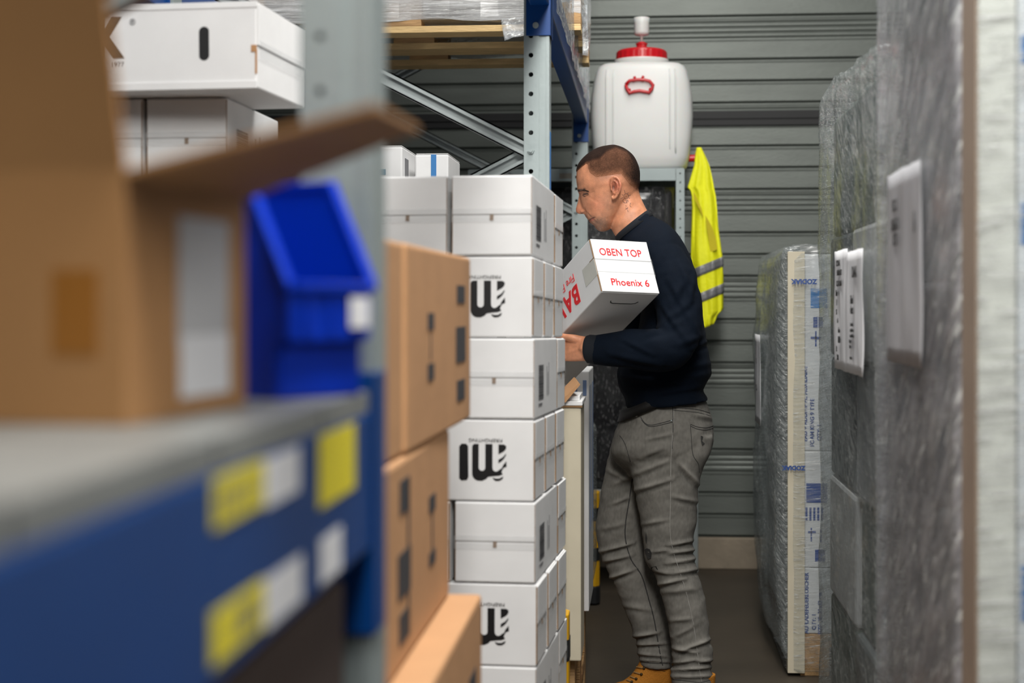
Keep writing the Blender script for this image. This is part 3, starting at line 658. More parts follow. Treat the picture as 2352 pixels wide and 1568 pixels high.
# hi-vis vest hanging from the tap
VY = TY-.05
vt = empty('safety_vest', 'yellow high visibility vest with grey bands hanging from the red tap', 'vest', P(1606, 345, VY))
vo = vt.location
prf = [  # y, left, right
 (339, 1600, 1611), (347, 1598, 1615), (360, 1596, 1621), (380, 1594, 1629), (400, 1588, 1634), (420, 1582, 1638), (432, 1578, 1640), (437, 1585, 1641),
 (450, 1588, 1644), (480, 1589, 1647), (510, 1588, 1649), (540, 1587, 1652), (570, 1587, 1656), (592, 1588, 1658), (602, 1590, 1660), (625, 1592, 1661), (650, 1594, 1662), (670, 1596, 1662), (695, 1600, 1662), (722, 1604, 1662), (730, 1606, 1650), (740, 1608, 1646), (748, 1615, 1640)]
def vest_shell(name, m, y0, y1, grow=0.0, dy=0):
    R = []
    ys = [p_[0] for p_ in prf]
    for yy in np.linspace(y0, y1, max(3, int((y1-y0)/5))):
        l = np.interp(yy, ys, [p_[1] for p_ in prf]); r = np.interp(yy, ys, [p_[2] for p_ in prf])
        wv = .012+.05*min(1, (yy-339)/250)
        a, b = P(l, yy, VY), P(r, yy, VY); cx = (a.x+b.x)/2; hw = (b.x-a.x)/2+grow; ring = []
        slope = .0
        for k in range(40):
            t_ = 2*math.pi*k/40; c_, s_ = math.cos(t_), math.sin(t_)
            x = cx+hw*c_; f_ = math.sin(k*1.1+yy*.012)*.006+math.sin(k*2.3-yy*.02)*.003
            ring.append((x, VY+dy+s_*(wv+grow)+f_*min(1, (yy-339)/80), a.z+hw*c_*.42*max(0, min(1, (yy-520)/70))))
        R.append(ring)
    return MB().rings(R).build(name, m, vt, smooth=True, off=vo)
vest_shell('fabric', M_['vest'], 339, 748)
vest_shell('reflective_band', M_['refl'], 604, 626, .0025)
vest_shell('reflective_band', M_['refl'], 664, 686, .0025)
def vp(pts, Yo): return [P(a, b, VY+Yo)-vo for a, b in pts]
hole = [(1620, 494), (1628, 507), (1637, 524), (1644, 545), (1648, 572), (1640, 576), (1632, 578), (1628, 552), (1623, 520)]
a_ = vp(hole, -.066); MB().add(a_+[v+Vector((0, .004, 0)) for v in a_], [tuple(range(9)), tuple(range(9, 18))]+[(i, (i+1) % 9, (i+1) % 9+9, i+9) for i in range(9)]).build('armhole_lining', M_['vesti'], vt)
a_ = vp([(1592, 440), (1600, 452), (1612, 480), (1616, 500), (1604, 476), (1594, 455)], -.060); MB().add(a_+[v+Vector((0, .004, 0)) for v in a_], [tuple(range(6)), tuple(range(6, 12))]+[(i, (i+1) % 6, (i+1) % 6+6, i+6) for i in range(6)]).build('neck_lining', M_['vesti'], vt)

# ---------------------------------------------------------------- right side: wrapped pallets
RX = .486
def wrapshell(x0, x1, y0, y1, z0, z1, m, parent, off, shoulder=None, amp=.006, seed=0, nz=26, n=96, rad=.05):
    R = []
    hx_, hy = (x1-x0)/2, (y1-y0)/2; cx, cy = (x0+x1)/2, (y0+y1)/2
    for i in range(nz+1):
        zz = z0+(z1-z0)*i/nz; tpf = max(0, (zz-(z1-rad))/rad); sh_ = 1-tpf
        r = []
        for k in range(n):
            a = 2*math.pi*k/n; c_, s_ = math.cos(a), math.sin(a); qq = 1/max(abs(c_)/hx_, abs(s_)/hy)
            x, y = cx+c_*qq, cy+s_*qq
            p_ = Vector((x*7, y*7, zz*5+seed)); am = amp*(noise.noise(p_)+.6*noise.noise(p_*2.6))
            ins = rad*.6*(1-math.sqrt(max(0, 1-tpf**2)))
            x += -c_*ins+c_*am; y += -s_*ins+s_*am
            z_ = zz
            if shoulder: z_ = min(zz, shoulder(x, y)+am)
            r.append((x, y, z_))
        R.append(r)
    return MB().rings(R).build('stretch_film', m, parent, smooth=True, off=off)
GR = 'film wrapped pallet loads along the right side'
# far one: foam kits
kx = P(1806, 1000, 5.45).x; Y1 = 5.45
pallet('wooden pallet under the furthest wrapped load on the right', (kx+.03+.6, Y1+.02+.6*.98, 0), math.pi/2, 1.16, 1.16, group='pallets on the right side')
cols = [(.146, .372, 'lowest'), (.373, .775, 'middle'), (.776, 1.455, 'topmost')]
bx = P(1842, 1000, Y1).x
kits = []
for z0, z1, nm in cols:
    for j, (ya, yb) in enumerate(((0, .55), (.56, 1.1))):
        if j and nm == 'middle': pass
        k_ = empty('foam_kit_carton', 'white carton with blue lettering inside the furthest right load, %s, %s' % (nm, ['front', 'rear'][j]), 'carton', (kx+.02, Y1+.03+ya, z0), group='printed cartons in the furthest wrapped load')
        MB().box(0, .62, 0, yb-ya, 0, z1-z0).build('body', M_['whited'], k_, bevel=.004)
        kits.append(k_)
def vtext(par, s, size, px, pytop, pybot, m='navyink', bold=.0006):
    """text reading upwards on the camera side of the far load"""
    t_ = P(px, (pytop+pybot)/2, Y1+.028); loc = t_-par.location
    text(s, size, M_[m], par, frame((loc.x, -.0008, loc.z), (0, 0, 1), (-1, 0, 0)), 'printed_text', bold)
k1, k2, k3 = kits[4], kits[2], kits[0]
vtext(k1, 'EAU + ADDITIF PL. AUXILIAIRE', .0190, 1850, 835, 1020)
vtext(k1, 'FOAM KING 9 TYPE', .0190, 1866, 920, 1020)
vtext(k1, 'QTY: 1', .0190, 1882, 970, 1015)
vtext(k1, '9L', .022, 1838, 985, 1015, bold=.001)
def patch(par, x0, x1, y0, y1, m):
    a, b = P(x0, y1, Y1+.028)-par.location, P(x1, y0, Y1+.028)-par.location
    MB().box(a.x, b.x, -.0010, -.0003, a.z, b.z).build('printed_patch', M_[m], par)
patch(k1, 1862, 1900, 662, 707, 'skyink'); patch(k1, 1868, 1878, 728, 752, 'navyink'); patch(k1, 1880, 1890, 728, 752, 'navyink'); patch(k1, 1862, 1886, 773, 779, 'navyink'); patch(k1, 1872, 1876, 760, 795, 'navyink')
patch(k2, 1852, 1900, 1110, 1154, 'navyink')
for i in range(5): patch(k2, 1850+i*9, 1855+i*9, 1165, 1195, 'navyink')
patch(k2, 1856, 1874, 1219, 1224, 'navyink'); patch(k2, 1862, 1865, 1212, 1243, 'navyink'); patch(k2, 1884, 1887, 1215, 1245, 'navyink'); patch(k2, 1872, 1895, 1262, 1290, 'navyink')
vtext(k3, 'AUFLADEFEUERLÖSCHER', .0185, 1853, 1310, 1460); vtext(k3, 'QTY: 1', .0185, 1870, 1395, 1460); vtext(k3, 'SIZE: 28x20x62 cm', .0185, 1884, 1355, 1462)
cb = tag(MB().prism([(0, 0), (.058, 0), (.058, .003), (.003, .003), (.003, .058), (0, .058)], (kx+.006, Y1+.012, .012), (1, 0, 0), (0, 1, 0), (0, 0, 1), P(1806, 572, Y1).z-.02).build('corner_board', M_['cream'], bevel=.001), 'long cream cardboard edge protector on the furthest right load', 'edge protector', 'cardboard edge protectors')
fm = empty('stretch_wrap', 'clear and grey stretch film around the furthest load on the right', 'plastic film', (kx, Y1, .1))
for xx_, yy_, zz_ in ((1847, 646, .0205), (1823, 1074, .0185)):
    q_ = P(xx_, yy_, Y1-.006)-fm.location; text('ZODIAK', zz_*1.1, M_['navyink'], fm, frame(q_, (-1, 0, 0), (0, 0, -1)), 'printed_name', .0012)
wrapshell(kx, kx+1.25, Y1, Y1+1.17, .02, P(1806, 560, Y1).z, M_['f_kit'], fm, (kx, Y1, .1), rad=.06, amp=.004)
# grey backing sacks on the aisle side, bulging out
def bulge(name, label, cat, x, y0, y1, z0, z1, out, m, group=None, seed=0, th=.05):
    vs = []; fs = []; ny, nz = 26, 44
    for j in range(nz+1):
        for i in range(ny+1):
            u, v = i/ny, j/nz; yy = y0+(y1-y0)*u; zz = z0+(z1-z0)*v
            e = (math.sin(math.pi*min(max(u, .0), 1))**.35 if 0 < u < 1 else 0)*(math.sin(math.pi*v)**.25 if 0 < v < 1 else 0)
            q_ = noise.noise(Vector((yy*5, zz*4, seed)))+.5*noise.noise(Vector((yy*14, zz*11, seed)))
            vs.append((x-out*e*(1+.35*q_), yy, zz))
    for j in range(nz):
        for i in range(ny): k_ = j*(ny+1)+i; fs.append((k_, k_+1, k_+ny+2, k_+ny+1))
    n0 = len(vs); vs += [(x+th, v[1], v[2]) for v in vs[:]]
    fs += [tuple(i_+n0 for i_ in f)[::-1] for f in fs]
    bd_ = [i for i in range(ny+1)]+[(j)*(ny+1)+ny for j in range(1, nz+1)]+[nz*(ny+1)+i for i in range(ny-1, -1, -1)]+[j*(ny+1) for j in range(nz-1, 0, -1)]
    for a, b in zip(bd_, bd_[1:]+bd_[:1]): fs.append((a, b, b+n0, a+n0))
    return MB().add(vs, fs).build(name, m, smooth=True)
o = bulge('padded_cover', '', '', kx-.002, Y1+.02, Y1+1.14, .06, P(1806, 566, Y1).z, .055, M_['f_grey']); tag(o, 'grey crumpled film cover bulging over the aisle side of the furthest right load', 'film cover')
def paper(label, x, ya, yb, z0, z1, lines, group=None, m='paper'):
    s_ = empty('paper_label', label, 'label', (x, ya, z0), group=group)
    vs = []; fs = []; nn = 12
    for i in range(nn+1):
        for j in range(nn+1):
            yy = (yb-ya)*i/nn; vs.append((-.0016+.0055*noise.noise(Vector((yy*16, ya*9, j/nn*2.2)))+.0015*math.sin(i*1.9), yy, (z1-z0)*j/nn))
    for i in range(nn):
        for j in range(nn): k_ = i*(nn+1)+j; fs.append((k_, k_+1, k_+nn+2, k_+nn+1))
    sh_ = MB().add(vs, fs).build('sheet', M_[m], s_, smooth=True); mo = sh_.modifiers.new('s', 'SOLIDIFY'); mo.thickness = .0005
    for (s, size, u, v, ink) in lines:
        text(s, size, M_[ink], s_, frame((-.0062, (yb-ya)*(1-u), (z1-z0)*v), (0, -1, 0), (0, 0, 1)), 'printed_text', .0006)
    return s_
yy1 = 5.75
paper('crumpled white paper label stuck on the aisle side of the furthest right load', kx-.062, 5.80, 6.05, P(1760, 960, 6.2).z, P(1760, 765, 6.2).z, [('2', .03, .4, .7, 'ink'), ('5 1', .03, .5, .4, 'ink')])
# middle one: dark goods, two big paper labels
m0, m1 = 3.36, 4.50
pallet('wooden pallet under the middle wrapped load on the right', (RX+.02+.6, (m0+m1)/2, 0), math.pi/2, 1.12, 1.16, group='pallets on the right side')
random.seed(11)
tones = ['darkg', 'darkg2', 'darkg2', 'pale', 'sacks', 'darkg', 'pale']
TW = dict(darkg='dark grey', darkg2='dark green', sacks='mid grey', pale='pale grey')
def goods(y0, y1, ztop, lab, nrow, x, grp, rows, tn):
    zz = .145
    for r in range(rows):
        hh = (ztop-.145)/rows
        for c in range(nrow):
            ww = (y1-y0)/nrow
            ya = y0+c*ww+.006; ins = random.uniform(.0, .03)
            o = MB().box(x+ins, x+.55, ya, ya+ww-.008, zz+.001, zz+hh-.002).build('goods_pack', M_[tn[(r*2+c) % len(tn)]], bevel=.012)
            tag(o, '%s pack inside the %s load on the right, row %s up, %s' % (TW[tn[(r*2+c) % len(tn)]], lab, ['first', 'second', 'third', 'fourth', 'fifth', 'sixth'][r], ['near end', 'far end', 'middle'][c]), 'package', grp)
        zz += hh
goods(m0+.02, m1-.02, 1.80, 'middle', 2, RX+.016, 'packs in the middle wrapped load', 5, tones)
zt_n = H+(HOR-100)/(F/m0); zt_f = H+(HOR-228)/(F/m1)
fm2 = empty('stretch_wrap', 'grey stretch film with sloping top around the middle load on the right', 'plastic film', (RX, m0, .02))
wrapshell(RX, RX+1.2, m0, m1, .02, 1.92, M_['f_grey'], fm2, (RX, m0, .02), rad=.09, amp=.008, seed=4, nz=60, n=160, shoulder=lambda x, y: 1.885-.06*max(0, (4.2-y)/.9)-.05*max(0, (y-4.2)/.3)**2)
paper('left one of two printed sheets stuck under film on the middle right load', RX-.012, 3.75, 3.99, P(1938, 848, 3.9).z, P(1938, 575, 3.9).z,
      [('ECO BI', .020, .42, .89, 'ink'), ('DENBOUST', .018, .52, .81, 'ink'), ('K 5, PULDEN', .018, .5, .72, 'ink'), ('Mer', .02, .3, .64, 'ink'), ('V', .02, .3, .56, 'ink'), ('25', .018, .3, .48, 'ink'), ('t -1', .018, .4, .41, 'ink'), ('elleo', .018, .5, .33, 'ink'), ('1850', .022, .5, .25, 'ink'), ('12', .018, .3, .17, 'ink'), ('3850', .018, .4, .10, 'ink')], 'printed sheets on the middle right load')
paper('right one of two printed sheets stuck under film on the middle right load', RX-.014, 3.465, 3.742, P(1968, 858, 3.64).z, P(1968, 576, 3.64).z,
      [('DIAK', .036, .60, .82, 'ink'), ('ified', .028, .45, .60, 'ink'), ('duct', .028, .45, .52, 'ink'), ('Made in the', .010, .45, .40, 'ink'), ('recyclable mat', .010, .45, .355, 'ink'), ('expanded foam', .010, .45, .31, 'ink'), ('keep dry', .010, .35, .265, 'ink'), ('handle', .010, .35, .22, 'ink'), ('return to', .010, .4, .13, 'ink')], 'printed sheets on the middle right load')
# nearest one
n0, n1 = 2.30, 3.26
NX = P(2240, 900, n0).x
pallet('wooden pallet under the nearest wrapped load on the right', (NX+.02+.6, (n0+n1)/2, 0), math.pi/2, .94, 1.16, group='pallets on the right side')
goods(n0+.03, n1-.02, 2.5, 'nearest', 2, NX+.03, 'packs in the nearest wrapped load', 6, ['sacks', 'darkg', 'pale', 'sacks', 'darkg2'])
wc = empty('white_carton', 'tall white carton with blue marks at the right edge of the frame, blurred', 'carton', (NX+.06, n0+.002, .146))
MB().box(0, .7, 0, .03, 0, 2.3).build('body', M_['white'], wc, bevel=.003)
mm = MB()
for za, zb in ((.45, .50), (.78, .86), (1.32, 1.38), (1.58, 1.62), (1.8, 1.86)): mm.box(.004, .10, -.0012, -.0004, za-.1, zb-.1)
mm.build('printed_patch', M_['skyink'], wc)
tag(MB().prism([(0, 0), (.052, 0), (.052, .003), (.003, .003), (.003, .05), (0, .05)], (NX+.004, n0-.003, .03), (1, 0, 0), (0, 1, 0), (0, 0, 1), 2.4).build('corner_board', M_['pcream'], bevel=.001), 'cream cardboard edge protector on the nearest right load, blurred', 'edge protector', 'cardboard edge protectors')
tag(MB().box(NX+.0008, NX+.0038, n0+.0005, n0+.10, .03, 2.43).build('corner_board', M_['dkraft']), 'thin brown cardboard strip at the corner of the nearest right load', 'edge protector', 'cardboard edge protectors')
fm3 = empty('stretch_wrap', 'grey stretch film around the nearest load on the right, blurred', 'plastic film', (NX, n0, .02))
bulge('q', '', '', NX-.001, n0+.102, n1, .03, 2.5, .012, M_['f_near'], seed=3, th=.02)
o = bpy.data.objects['q']; o.name = 'stretch_film'; o.parent = fm3; o.matrix_parent_inverse = Matrix.Translation(fm3.location).inverted()
fcam = sheet('stretch_film', [(NX+.0, n0-.012, .05), (NX+.7, n0-.012, .05), (NX+.7, n0-.012, 2.4), (NX+.0, n0-.012, 2.4)], 40, 120, M_['f_white'] if 0 else M_['f_kit'], .006, 12, fm3, (NX, n0, .02))
paper('pale paper label glued on the aisle side of the nearest right load, blurred', NX-.016, 2.63, 3.0, P(2080, 830, 2.95).z, P(2080, 400, 2.95).z, [('EC 1', .03, .3, .82, 'ink'), ('DEN 5', .03, .3, .72, 'ink'), ('K 5', .03, .3, .64, 'ink'), ('I', .05, .85, .70, 'ink')], m='glabel')
# ---------------------------------------------------------------- person and the carton held
R_ = Vector((CA, SA, 0)); FW = Vector((-SA, CA, 0)); UPV = Vector((0, 0, 1))
def cv(a, b, c): return (R_*a+UPV*b+FW*c).normalized()
Nn = cv(.4025, .4725, -.784); Uu = cv(.897, -.033, .4407); Uu = (Uu-Nn*Uu.dot(Nn)).normalized(); Vv = Nn.cross(Uu)
BW, BH, BL = .190, .172, .605
endc = P(1435, 611, 4.50); HC = endc-Nn*(BL/2)
HM = Matrix((Uu, Vv, Nn)).transposed().to_4x4(); HM.translation = HC
hb_ = empty('held_carton', 'tilted white carton with red print held in the arms of the person', 'carton'); hb_.matrix_world = HM
MB().box(-BW/2, BW/2, -BH/2, BH/2, -BL/2+.004, BL/2-.004).build('body', M_['white'], hb_, bevel=.003)
for s in (1, -1):
    z0, z1 = sorted((s*(BL/2-.0035), s*BL/2))
    MB().box(-BW/2+.002, BW/2-.001, .020, BH/2-.001, z0, z1).build('end_flap', M_['white'], hb_, bevel=.001)
    MB().box(-BW/2+.002, BW/2-.001, -BH/2+.001, -.022, z0, z1).build('end_flap', M_['white'], hb_, bevel=.001)
    MB().box(-BW/2+.002, BW/2-.001, -.021, .019, z0-.0006*s, z1-.0006*s).build('end_flap', M_['white'], hb_, bevel=.001)
MB().box(-BW/2-.0004, BW/2+.0006, -.030, .028, BL/2+.0001, BL/2+.0007).build('tape', M_['tape'], hb_)
greytape = mat('dull_tape', (.60, .60, .55), .35, 0, .05, 20)
MB().box(-BW/2-.0010, -BW/2-.0003, -.031, .024, BL/2-.075, BL/2-.002).build('tape', greytape, hb_)
MB().box(-BW/2-.0012, -BW/2+.0006, .022, .0245, BL/2-.028, BL/2).box(-BW/2-.0008, -BW/2+.002, -BH/2+.002, BH/2-.002, BL/2-.0042, BL/2-.003).build('cut_edge', M_['kraftd'], hb_)
text('OBEN TOP', .0335, M_['red'], hb_, frame((-.004, .043, BL/2+.0008), (1, 0, 0), (0, 1, 0)), 'printed_text', 0, sx=.86)
text('Phoenix 6', .0315, M_['red'], hb_, frame((.004, -.055, BL/2+.0008), (1, 0, 0), (0, 1, 0)), 'printed_text', .0001, sx=1.0)
text('BAVARIA', .080, M_['red'], hb_, frame((-BW/2-.0008, -BH/2+.066, BL/2-.118), (0, 0, -1), (0, -1, 0)), 'printed_name', .0024, sx=.92, align='LEFT', gap=1.12)
text('Fire Fighting', .034, mat('pale_red_print', (.85, .10, .11), .5, 0, 0), hb_, frame((-BW/2-.0008, -BH/2+.118, BL/2-.125), (0, 0, -1), (0, -1, 0)), 'printed_text', .0002, sx=1.0, align='LEFT')
arc = [(-.040, 0), (-.036, -.007), (-.028, -.0105), (0, -.011), (.035, -.0105), (.046, -.007), (.051, 0)]
MB().tube([(x, -BH/2-.0002, BL/2-.052+z*1.3) for x, z in arc], .0016, 6).build('handle_slot', M_['black'], hb_)

PY = 4.85
person = empty('person', 'person with cropped hair, dark sweater and grey jeans lifting a white carton', 'person', (P(1540, 1500, PY).x, PY, 0))
po = person.location
def ring(Fp, Bp, w, Yc=PY, n=28, e=2.0, dy=0):
    a, b = P(*Fp, Yc), P(*Bp, Yc); c = (a+b)/2; h = (b-a)/2; r = []
    for k in range(n):
        t = 2*math.pi*k/n; cc, ss = math.cos(t), math.sin(t)
        cc = abs(cc)**(2/e)*(1 if cc >= 0 else -1); ss = abs(ss)**(2/e)*(1 if ss >= 0 else -1)
        r.append(c+h*cc+Vector((0, w*ss, 0)))
    return r
def catmull(rows, sub=3):
    """interpolate tuples of numbers smoothly"""
    A = np.array([np.hstack(r) for r in rows], float); out = []
    for i in range(len(A)-1):
        p0, p1, p2, p3 = A[max(i-1, 0)], A[i], A[i+1], A[min(i+2, len(A)-1)]
        for j in range(sub):
            t = j/sub; out.append(.5*((2*p1)+(-p0+p2)*t+(2*p0-5*p1+4*p2-p3)*t*t+(-p0+3*p1-3*p2+p3)*t**3))
    out.append(A[-1]); return out
def loft(mb, rows, Yc=PY, e=2.0, sub=3, n=32):
    """rows: (Fx,Fy,Bx,By,w[,Y])"""
    rr = [tuple(r)+((Yc,) if len(r) == 5 else ()) for r in rows]
    mb.rings([ring((a[0], a[1]), (a[2], a[3]), max(a[4], .002), a[5], n, e) for a in catmull(rr, sub)])
def limb(mb, pts, sub=4, n=20):
    """pts: (px,py,Y,radius)"""
    A = catmull(pts, sub); mb.tube([P(a[0], a[1], a[2]) for a in A], [a[3] for a in A], n)
    mb.ball(P(*pts[0][:3]), pts[0][3]*.98); mb.ball(P(*pts[-1][:3]), pts[-1][3]*.98)
def fuse(mb, name, vox, it, m, off=None):
    """one continuous surface from overlapping volumes"""
    me = bpy.data.meshes.new('t'); me.from_pydata([tuple(v) for v in mb.v], [], mb.f)
    bm = bmesh.new(); bm.from_mesh(me); bmesh.ops.recalc_face_normals(bm, faces=bm.faces); bm.to_mesh(me); bm.free()
    o = bpy.data.objects.new('t', me); COL.objects.link(o)
    r = o.modifiers.new('r', 'REMESH'); r.mode = 'VOXEL'; r.voxel_size = vox; r.adaptivity = 0
    s = o.modifiers.new('s', 'SMOOTH'); s.factor = .5; s.iterations = it
    bpy.context.view_layer.update()
    m2 = bpy.data.meshes.new_from_object(o.evaluated_get(bpy.context.evaluated_depsgraph_get()))
    bpy.data.objects.remove(o); m2.name = name; m2.materials.clear(); m2.materials.append(m)
    m2.polygons.foreach_set('use_smooth', [True]*len(m2.polygons)); return m2
def getv(me):
    a = np.empty(len(me.vertices)*3); me.vertices.foreach_get('co', a); n = np.empty(len(a)); me.vertices.foreach_get('normal', n)
    return a.reshape(-1, 3), n.reshape(-1, 3)
def topix(v, flat=None):
    """photo coordinates of points; with flat, of their side view in the plane Y=flat"""
    Y = v[:, 1] if flat is None else np.full(len(v), flat); X = v[:, 0]; d = -X*SA+Y*CA
    return 1176+F*(X*CA+Y*SA)/d, HOR-F*(v[:, 2]-H)/d
def setv(me, v): me.vertices.foreach_set('co', v.ravel()); me.update()
def place(me, name, parent=person, off=None):
    off = parent.location if off is None else off
    me.transform(Matrix.Translation(-Vector(off))); o = bpy.data.objects.new(name, me); COL.objects.link(o); o.parent = parent; return o
def vn(v, f, seed=0):
    return np.array([noise.noise(Vector((p[0]*f[0]+seed, p[1]*f[1], p[2]*f[2]))) for p in v])
def segd(px, py, s):
    x0, y0, x1, y1 = s; dx, dy = x1-x0, y1-y0; t = np.clip(((px-x0)*dx+(py-y0)*dy)/(dx*dx+dy*dy), 0, 1)
    return np.hypot(px-x0-t*dx, py-y0-t*dy)*np.sign((py-y0)*dx-(px-x0)*dy), t
def folds(px, py, segs, gain=1.0):
    D = np.zeros(len(px))
    for s in segs:
        d, t = segd(px, py, s[:4]); w = s[5]; e = np.sin(np.pi*np.clip(t, .04, .96))**.5
        D += s[4]*e*(np.exp(-(d/w)**2)-.75*np.exp(-((d-w*1.5)/w)**2))
    return D

# ---- skin
sk = MB()
loft(sk, [(1396, 335.5, 1412, 334, .012), (1372, 341.5, 1432, 341, .045), (1348, 356.5, 1452, 356, .064), (1330, 376, 1463, 375, .074), (1324.5, 395, 1468, 392, .079),
          (1323.5, 413, 1468.5, 408, .081), (1325.5, 428, 1468, 422, .080), (1326, 436, 1466, 430, .077), (1330.5, 448, 1464, 440, .073), (1333, 460, 1460, 450, .070), (1336, 474, 1452, 458, .068),
          (1341, 487, 1440, 470, .066), (1344.5, 497, 1432, 484, .063), (1351, 505, 1424, 494, .059), (1356, 512, 1418, 500, .054), (1364.5, 518, 1414, 506, .047), (1368, 524, 1410, 513, .039), (1376, 530.5, 1405, 521, .026), (1386, 532, 1400, 527, .010)], e=2.25, sub=3)
# chin, lips, nose
sk.ball(P(1381, 521, PY), (.0155, .022, .0125)); sk.ball(P(1355.5, 503.0, PY), (.0060, .018, .0036)); sk.ball(P(1359, 509.2, PY), (.0060, .016, .0042))
loft(sk, [(1330, 445, 1348, 443, .005), (1327.3, 461, 1352, 457, .0075), (1324.3, 473, 1352, 468, .0095), (1322.5, 481, 1350, 477, .0150), (1324.0, 488, 1349, 486, .0145), (1331, 491.5, 1348, 490, .011)], e=2.0)
for s in (-1, 1):
    sk.ball(P(1340.5, 484.5, PY+s*.0155), (.0105, .0070, .0085))
    sk.ball(P(1336, 438.5, PY+s*.030), (.011, .022, .0048))          # brow ridge
    sk.ball(P(1344.5, 447.5, PY+s*.030), (.0105, .010, .0070))          # closed lid over the eye
    sk.ball(P(1366, 463, PY+s*.044), (.022, .015, .013))             # cheekbone
    y = PY+s*.079
    ear = [(1405.5, 436), (1403.5, 424), (1404.5, 412), (1410, 406.5), (1417, 408), (1423, 415), (1425.5, 426), (1423.5, 438), (1418, 447), (1413, 454), (1407.5, 456.5), (1405.2, 450)]
    ys = [.002, .004, .007, .010, .013, .016, .017, .015, .012, .009, .007, .003]
    sk.tube([P(a, b, y+s*q) for (a, b), q in zip(ear, ys)], [.003, .0036, .004, .0042, .0042, .0042, .0042, .004, .004, .0045, .0042, .003], 10)
    sk.rings([[P(1414+(rx*math.cos(t)), 431+ry*math.sin(t), y+s*(q+.004*math.cos(t))) for t in [i*math.pi/10 for i in range(20)]] for rx, ry, q in ((9, 22, -.012), (10, 24, .002), (8.5, 22, .0065))])
    sk.tube([P(a, b, y+s*q) for a, b, q in ((1410, 415, .009), (1416, 419, .012), (1418.5, 429, .013), (1415.5, 440, .011), (1409, 445, .008))], .0026, 8)
    sk.ball(P(1404.5, 435, y+s*.003), (.0034, .003, .005))
# neck down into the chest and shoulders (hidden core under the sweater)
loft(sk, [(1398, 455, 1464, 425, .050), (1400, 490, 1468, 441, .050), (1403, 520, 1473, 456, .051), (1408, 533, 1480, 471, .057), (1418, 547, 1490, 489, .062), (1445, 575, 1512, 520, .085), (1490, 620, 1545, 580, .12), (1505, 700, 1570, 690, .12), (1500, 800, 1580, 800, .12), (1480, 920, 1585, 920, .12), (1450, 1000, 1600, 1000, .135), (1450, 1050, 1590, 1050, .11)])
def arm(s, pts): limb(sk, pts)
arm(-1, [(1530, 615, 4.70, .045), (1545, 720, 4.62, .042), (1545, 790, 4.58, .038), (1460, 800, 4.55, .034), (1385, 801, 4.55, .027), (1350, 800, 4.56, .026)])
arm(1, [(1530, 615, 5.0, .045), (1530, 700, 5.06, .042), (1510, 775, 5.06, .038), (1470, 740, 5.03, .032), (1440, 715, 5.0, .027), (1415, 700, 4.98, .025)])
for Yl, q in ((4.77, 0), (4.95, 1)):
    if q == 0: limb(sk, [(1530, 1030, Yl, .07), (1540, 1200, Yl, .055), (1550, 1290, Yl, .045), (1575, 1400, Yl, .042), (1590, 1500, Yl, .035), (1594, 1600, Yl, .032)])
    else: limb(sk, [(1470, 1030, Yl, .065), (1432, 1180, Yl, .05), (1440, 1270, Yl, .042), (1480, 1400, Yl, .038), (1508, 1500, Yl, .033), (1515, 1570, Yl, .032)])
# camera-side hand: wrist, palm, thumb on top, four fingers under the carton
def hand_near():
    W_ = [(1356, 776, 1356, 828, .022, 4.56), (1338, 771, 1338, 829, .021, 4.57), (1318, 771, 1316, 830, .019, 4.585), (1300, 774, 1298, 829, .017, 4.60), (1284, 779, 1282, 827, .0145, 4.62), (1274, 784, 1273, 822, .010, 4.63)]
    loft(sk, W_, e=2.3)
    for (y0, L1, r) in ((785, 0, .0088), (797, 3, .0092), (809, 2, .0088), (820, -3, .0078)):
        limb(sk, [(1288, y0, 4.615, r*1.12), (1268-L1, y0-1, 4.635, r*1.02), (1250-L1, y0-4, 4.665, r*.97), (1240-L1, y0-9, 4.70, r*.9), (1236-L1, y0-13, 4.725, r*.78)], n=14)
    limb(sk, [(1336, 782, 4.572, .0135), (1318, 777, 4.567, .0120), (1303, 774.5, 4.573, .0100), (1290, 772.5, 4.583, .0094), (1281, 771.5, 4.592, .0080)], n=14)
    for y0 in (787, 798, 809, 819): sk.ball(P(1293, y0, 4.590), (.011, .006, .008))
hand_near()
# far hand, palm on the far side of the carton
HS = lambda u, v, n_: HM @ Vector((BW/2+u, v, n_))
b0 = [HS(.030, -.02, .035), HS(.026, -.005, .00), HS(.022, .005, -.045)]
sk.tube([P(1415, 700, 4.98)]+b0, [.025, .027, .030, .026], 18)
for i, (v0, L_f) in enumerate(((.038, .9), (.016, 1.0), (-.006, .95), (-.027, .78))):
    sk.tube([HS(.022, v0*.8, -.035), HS(.020, v0, -.035-.035*L_f), HS(.016, v0+.002, -.035-.06*L_f), HS(.011, v0+.003, -.035-.08*L_f)], [.0105, .0095, .009, .0075], 12)
    sk.ball(HS(.011, v0+.003, -.035-.08*L_f), .0074)
sk.tube([HS(.026, .010, .02), HS(.022, .045, .005), HS(.016, .068, -.012)], [.014, .011, .0085], 12); sk.ball(HS(.016, .068, -.012), .0084)
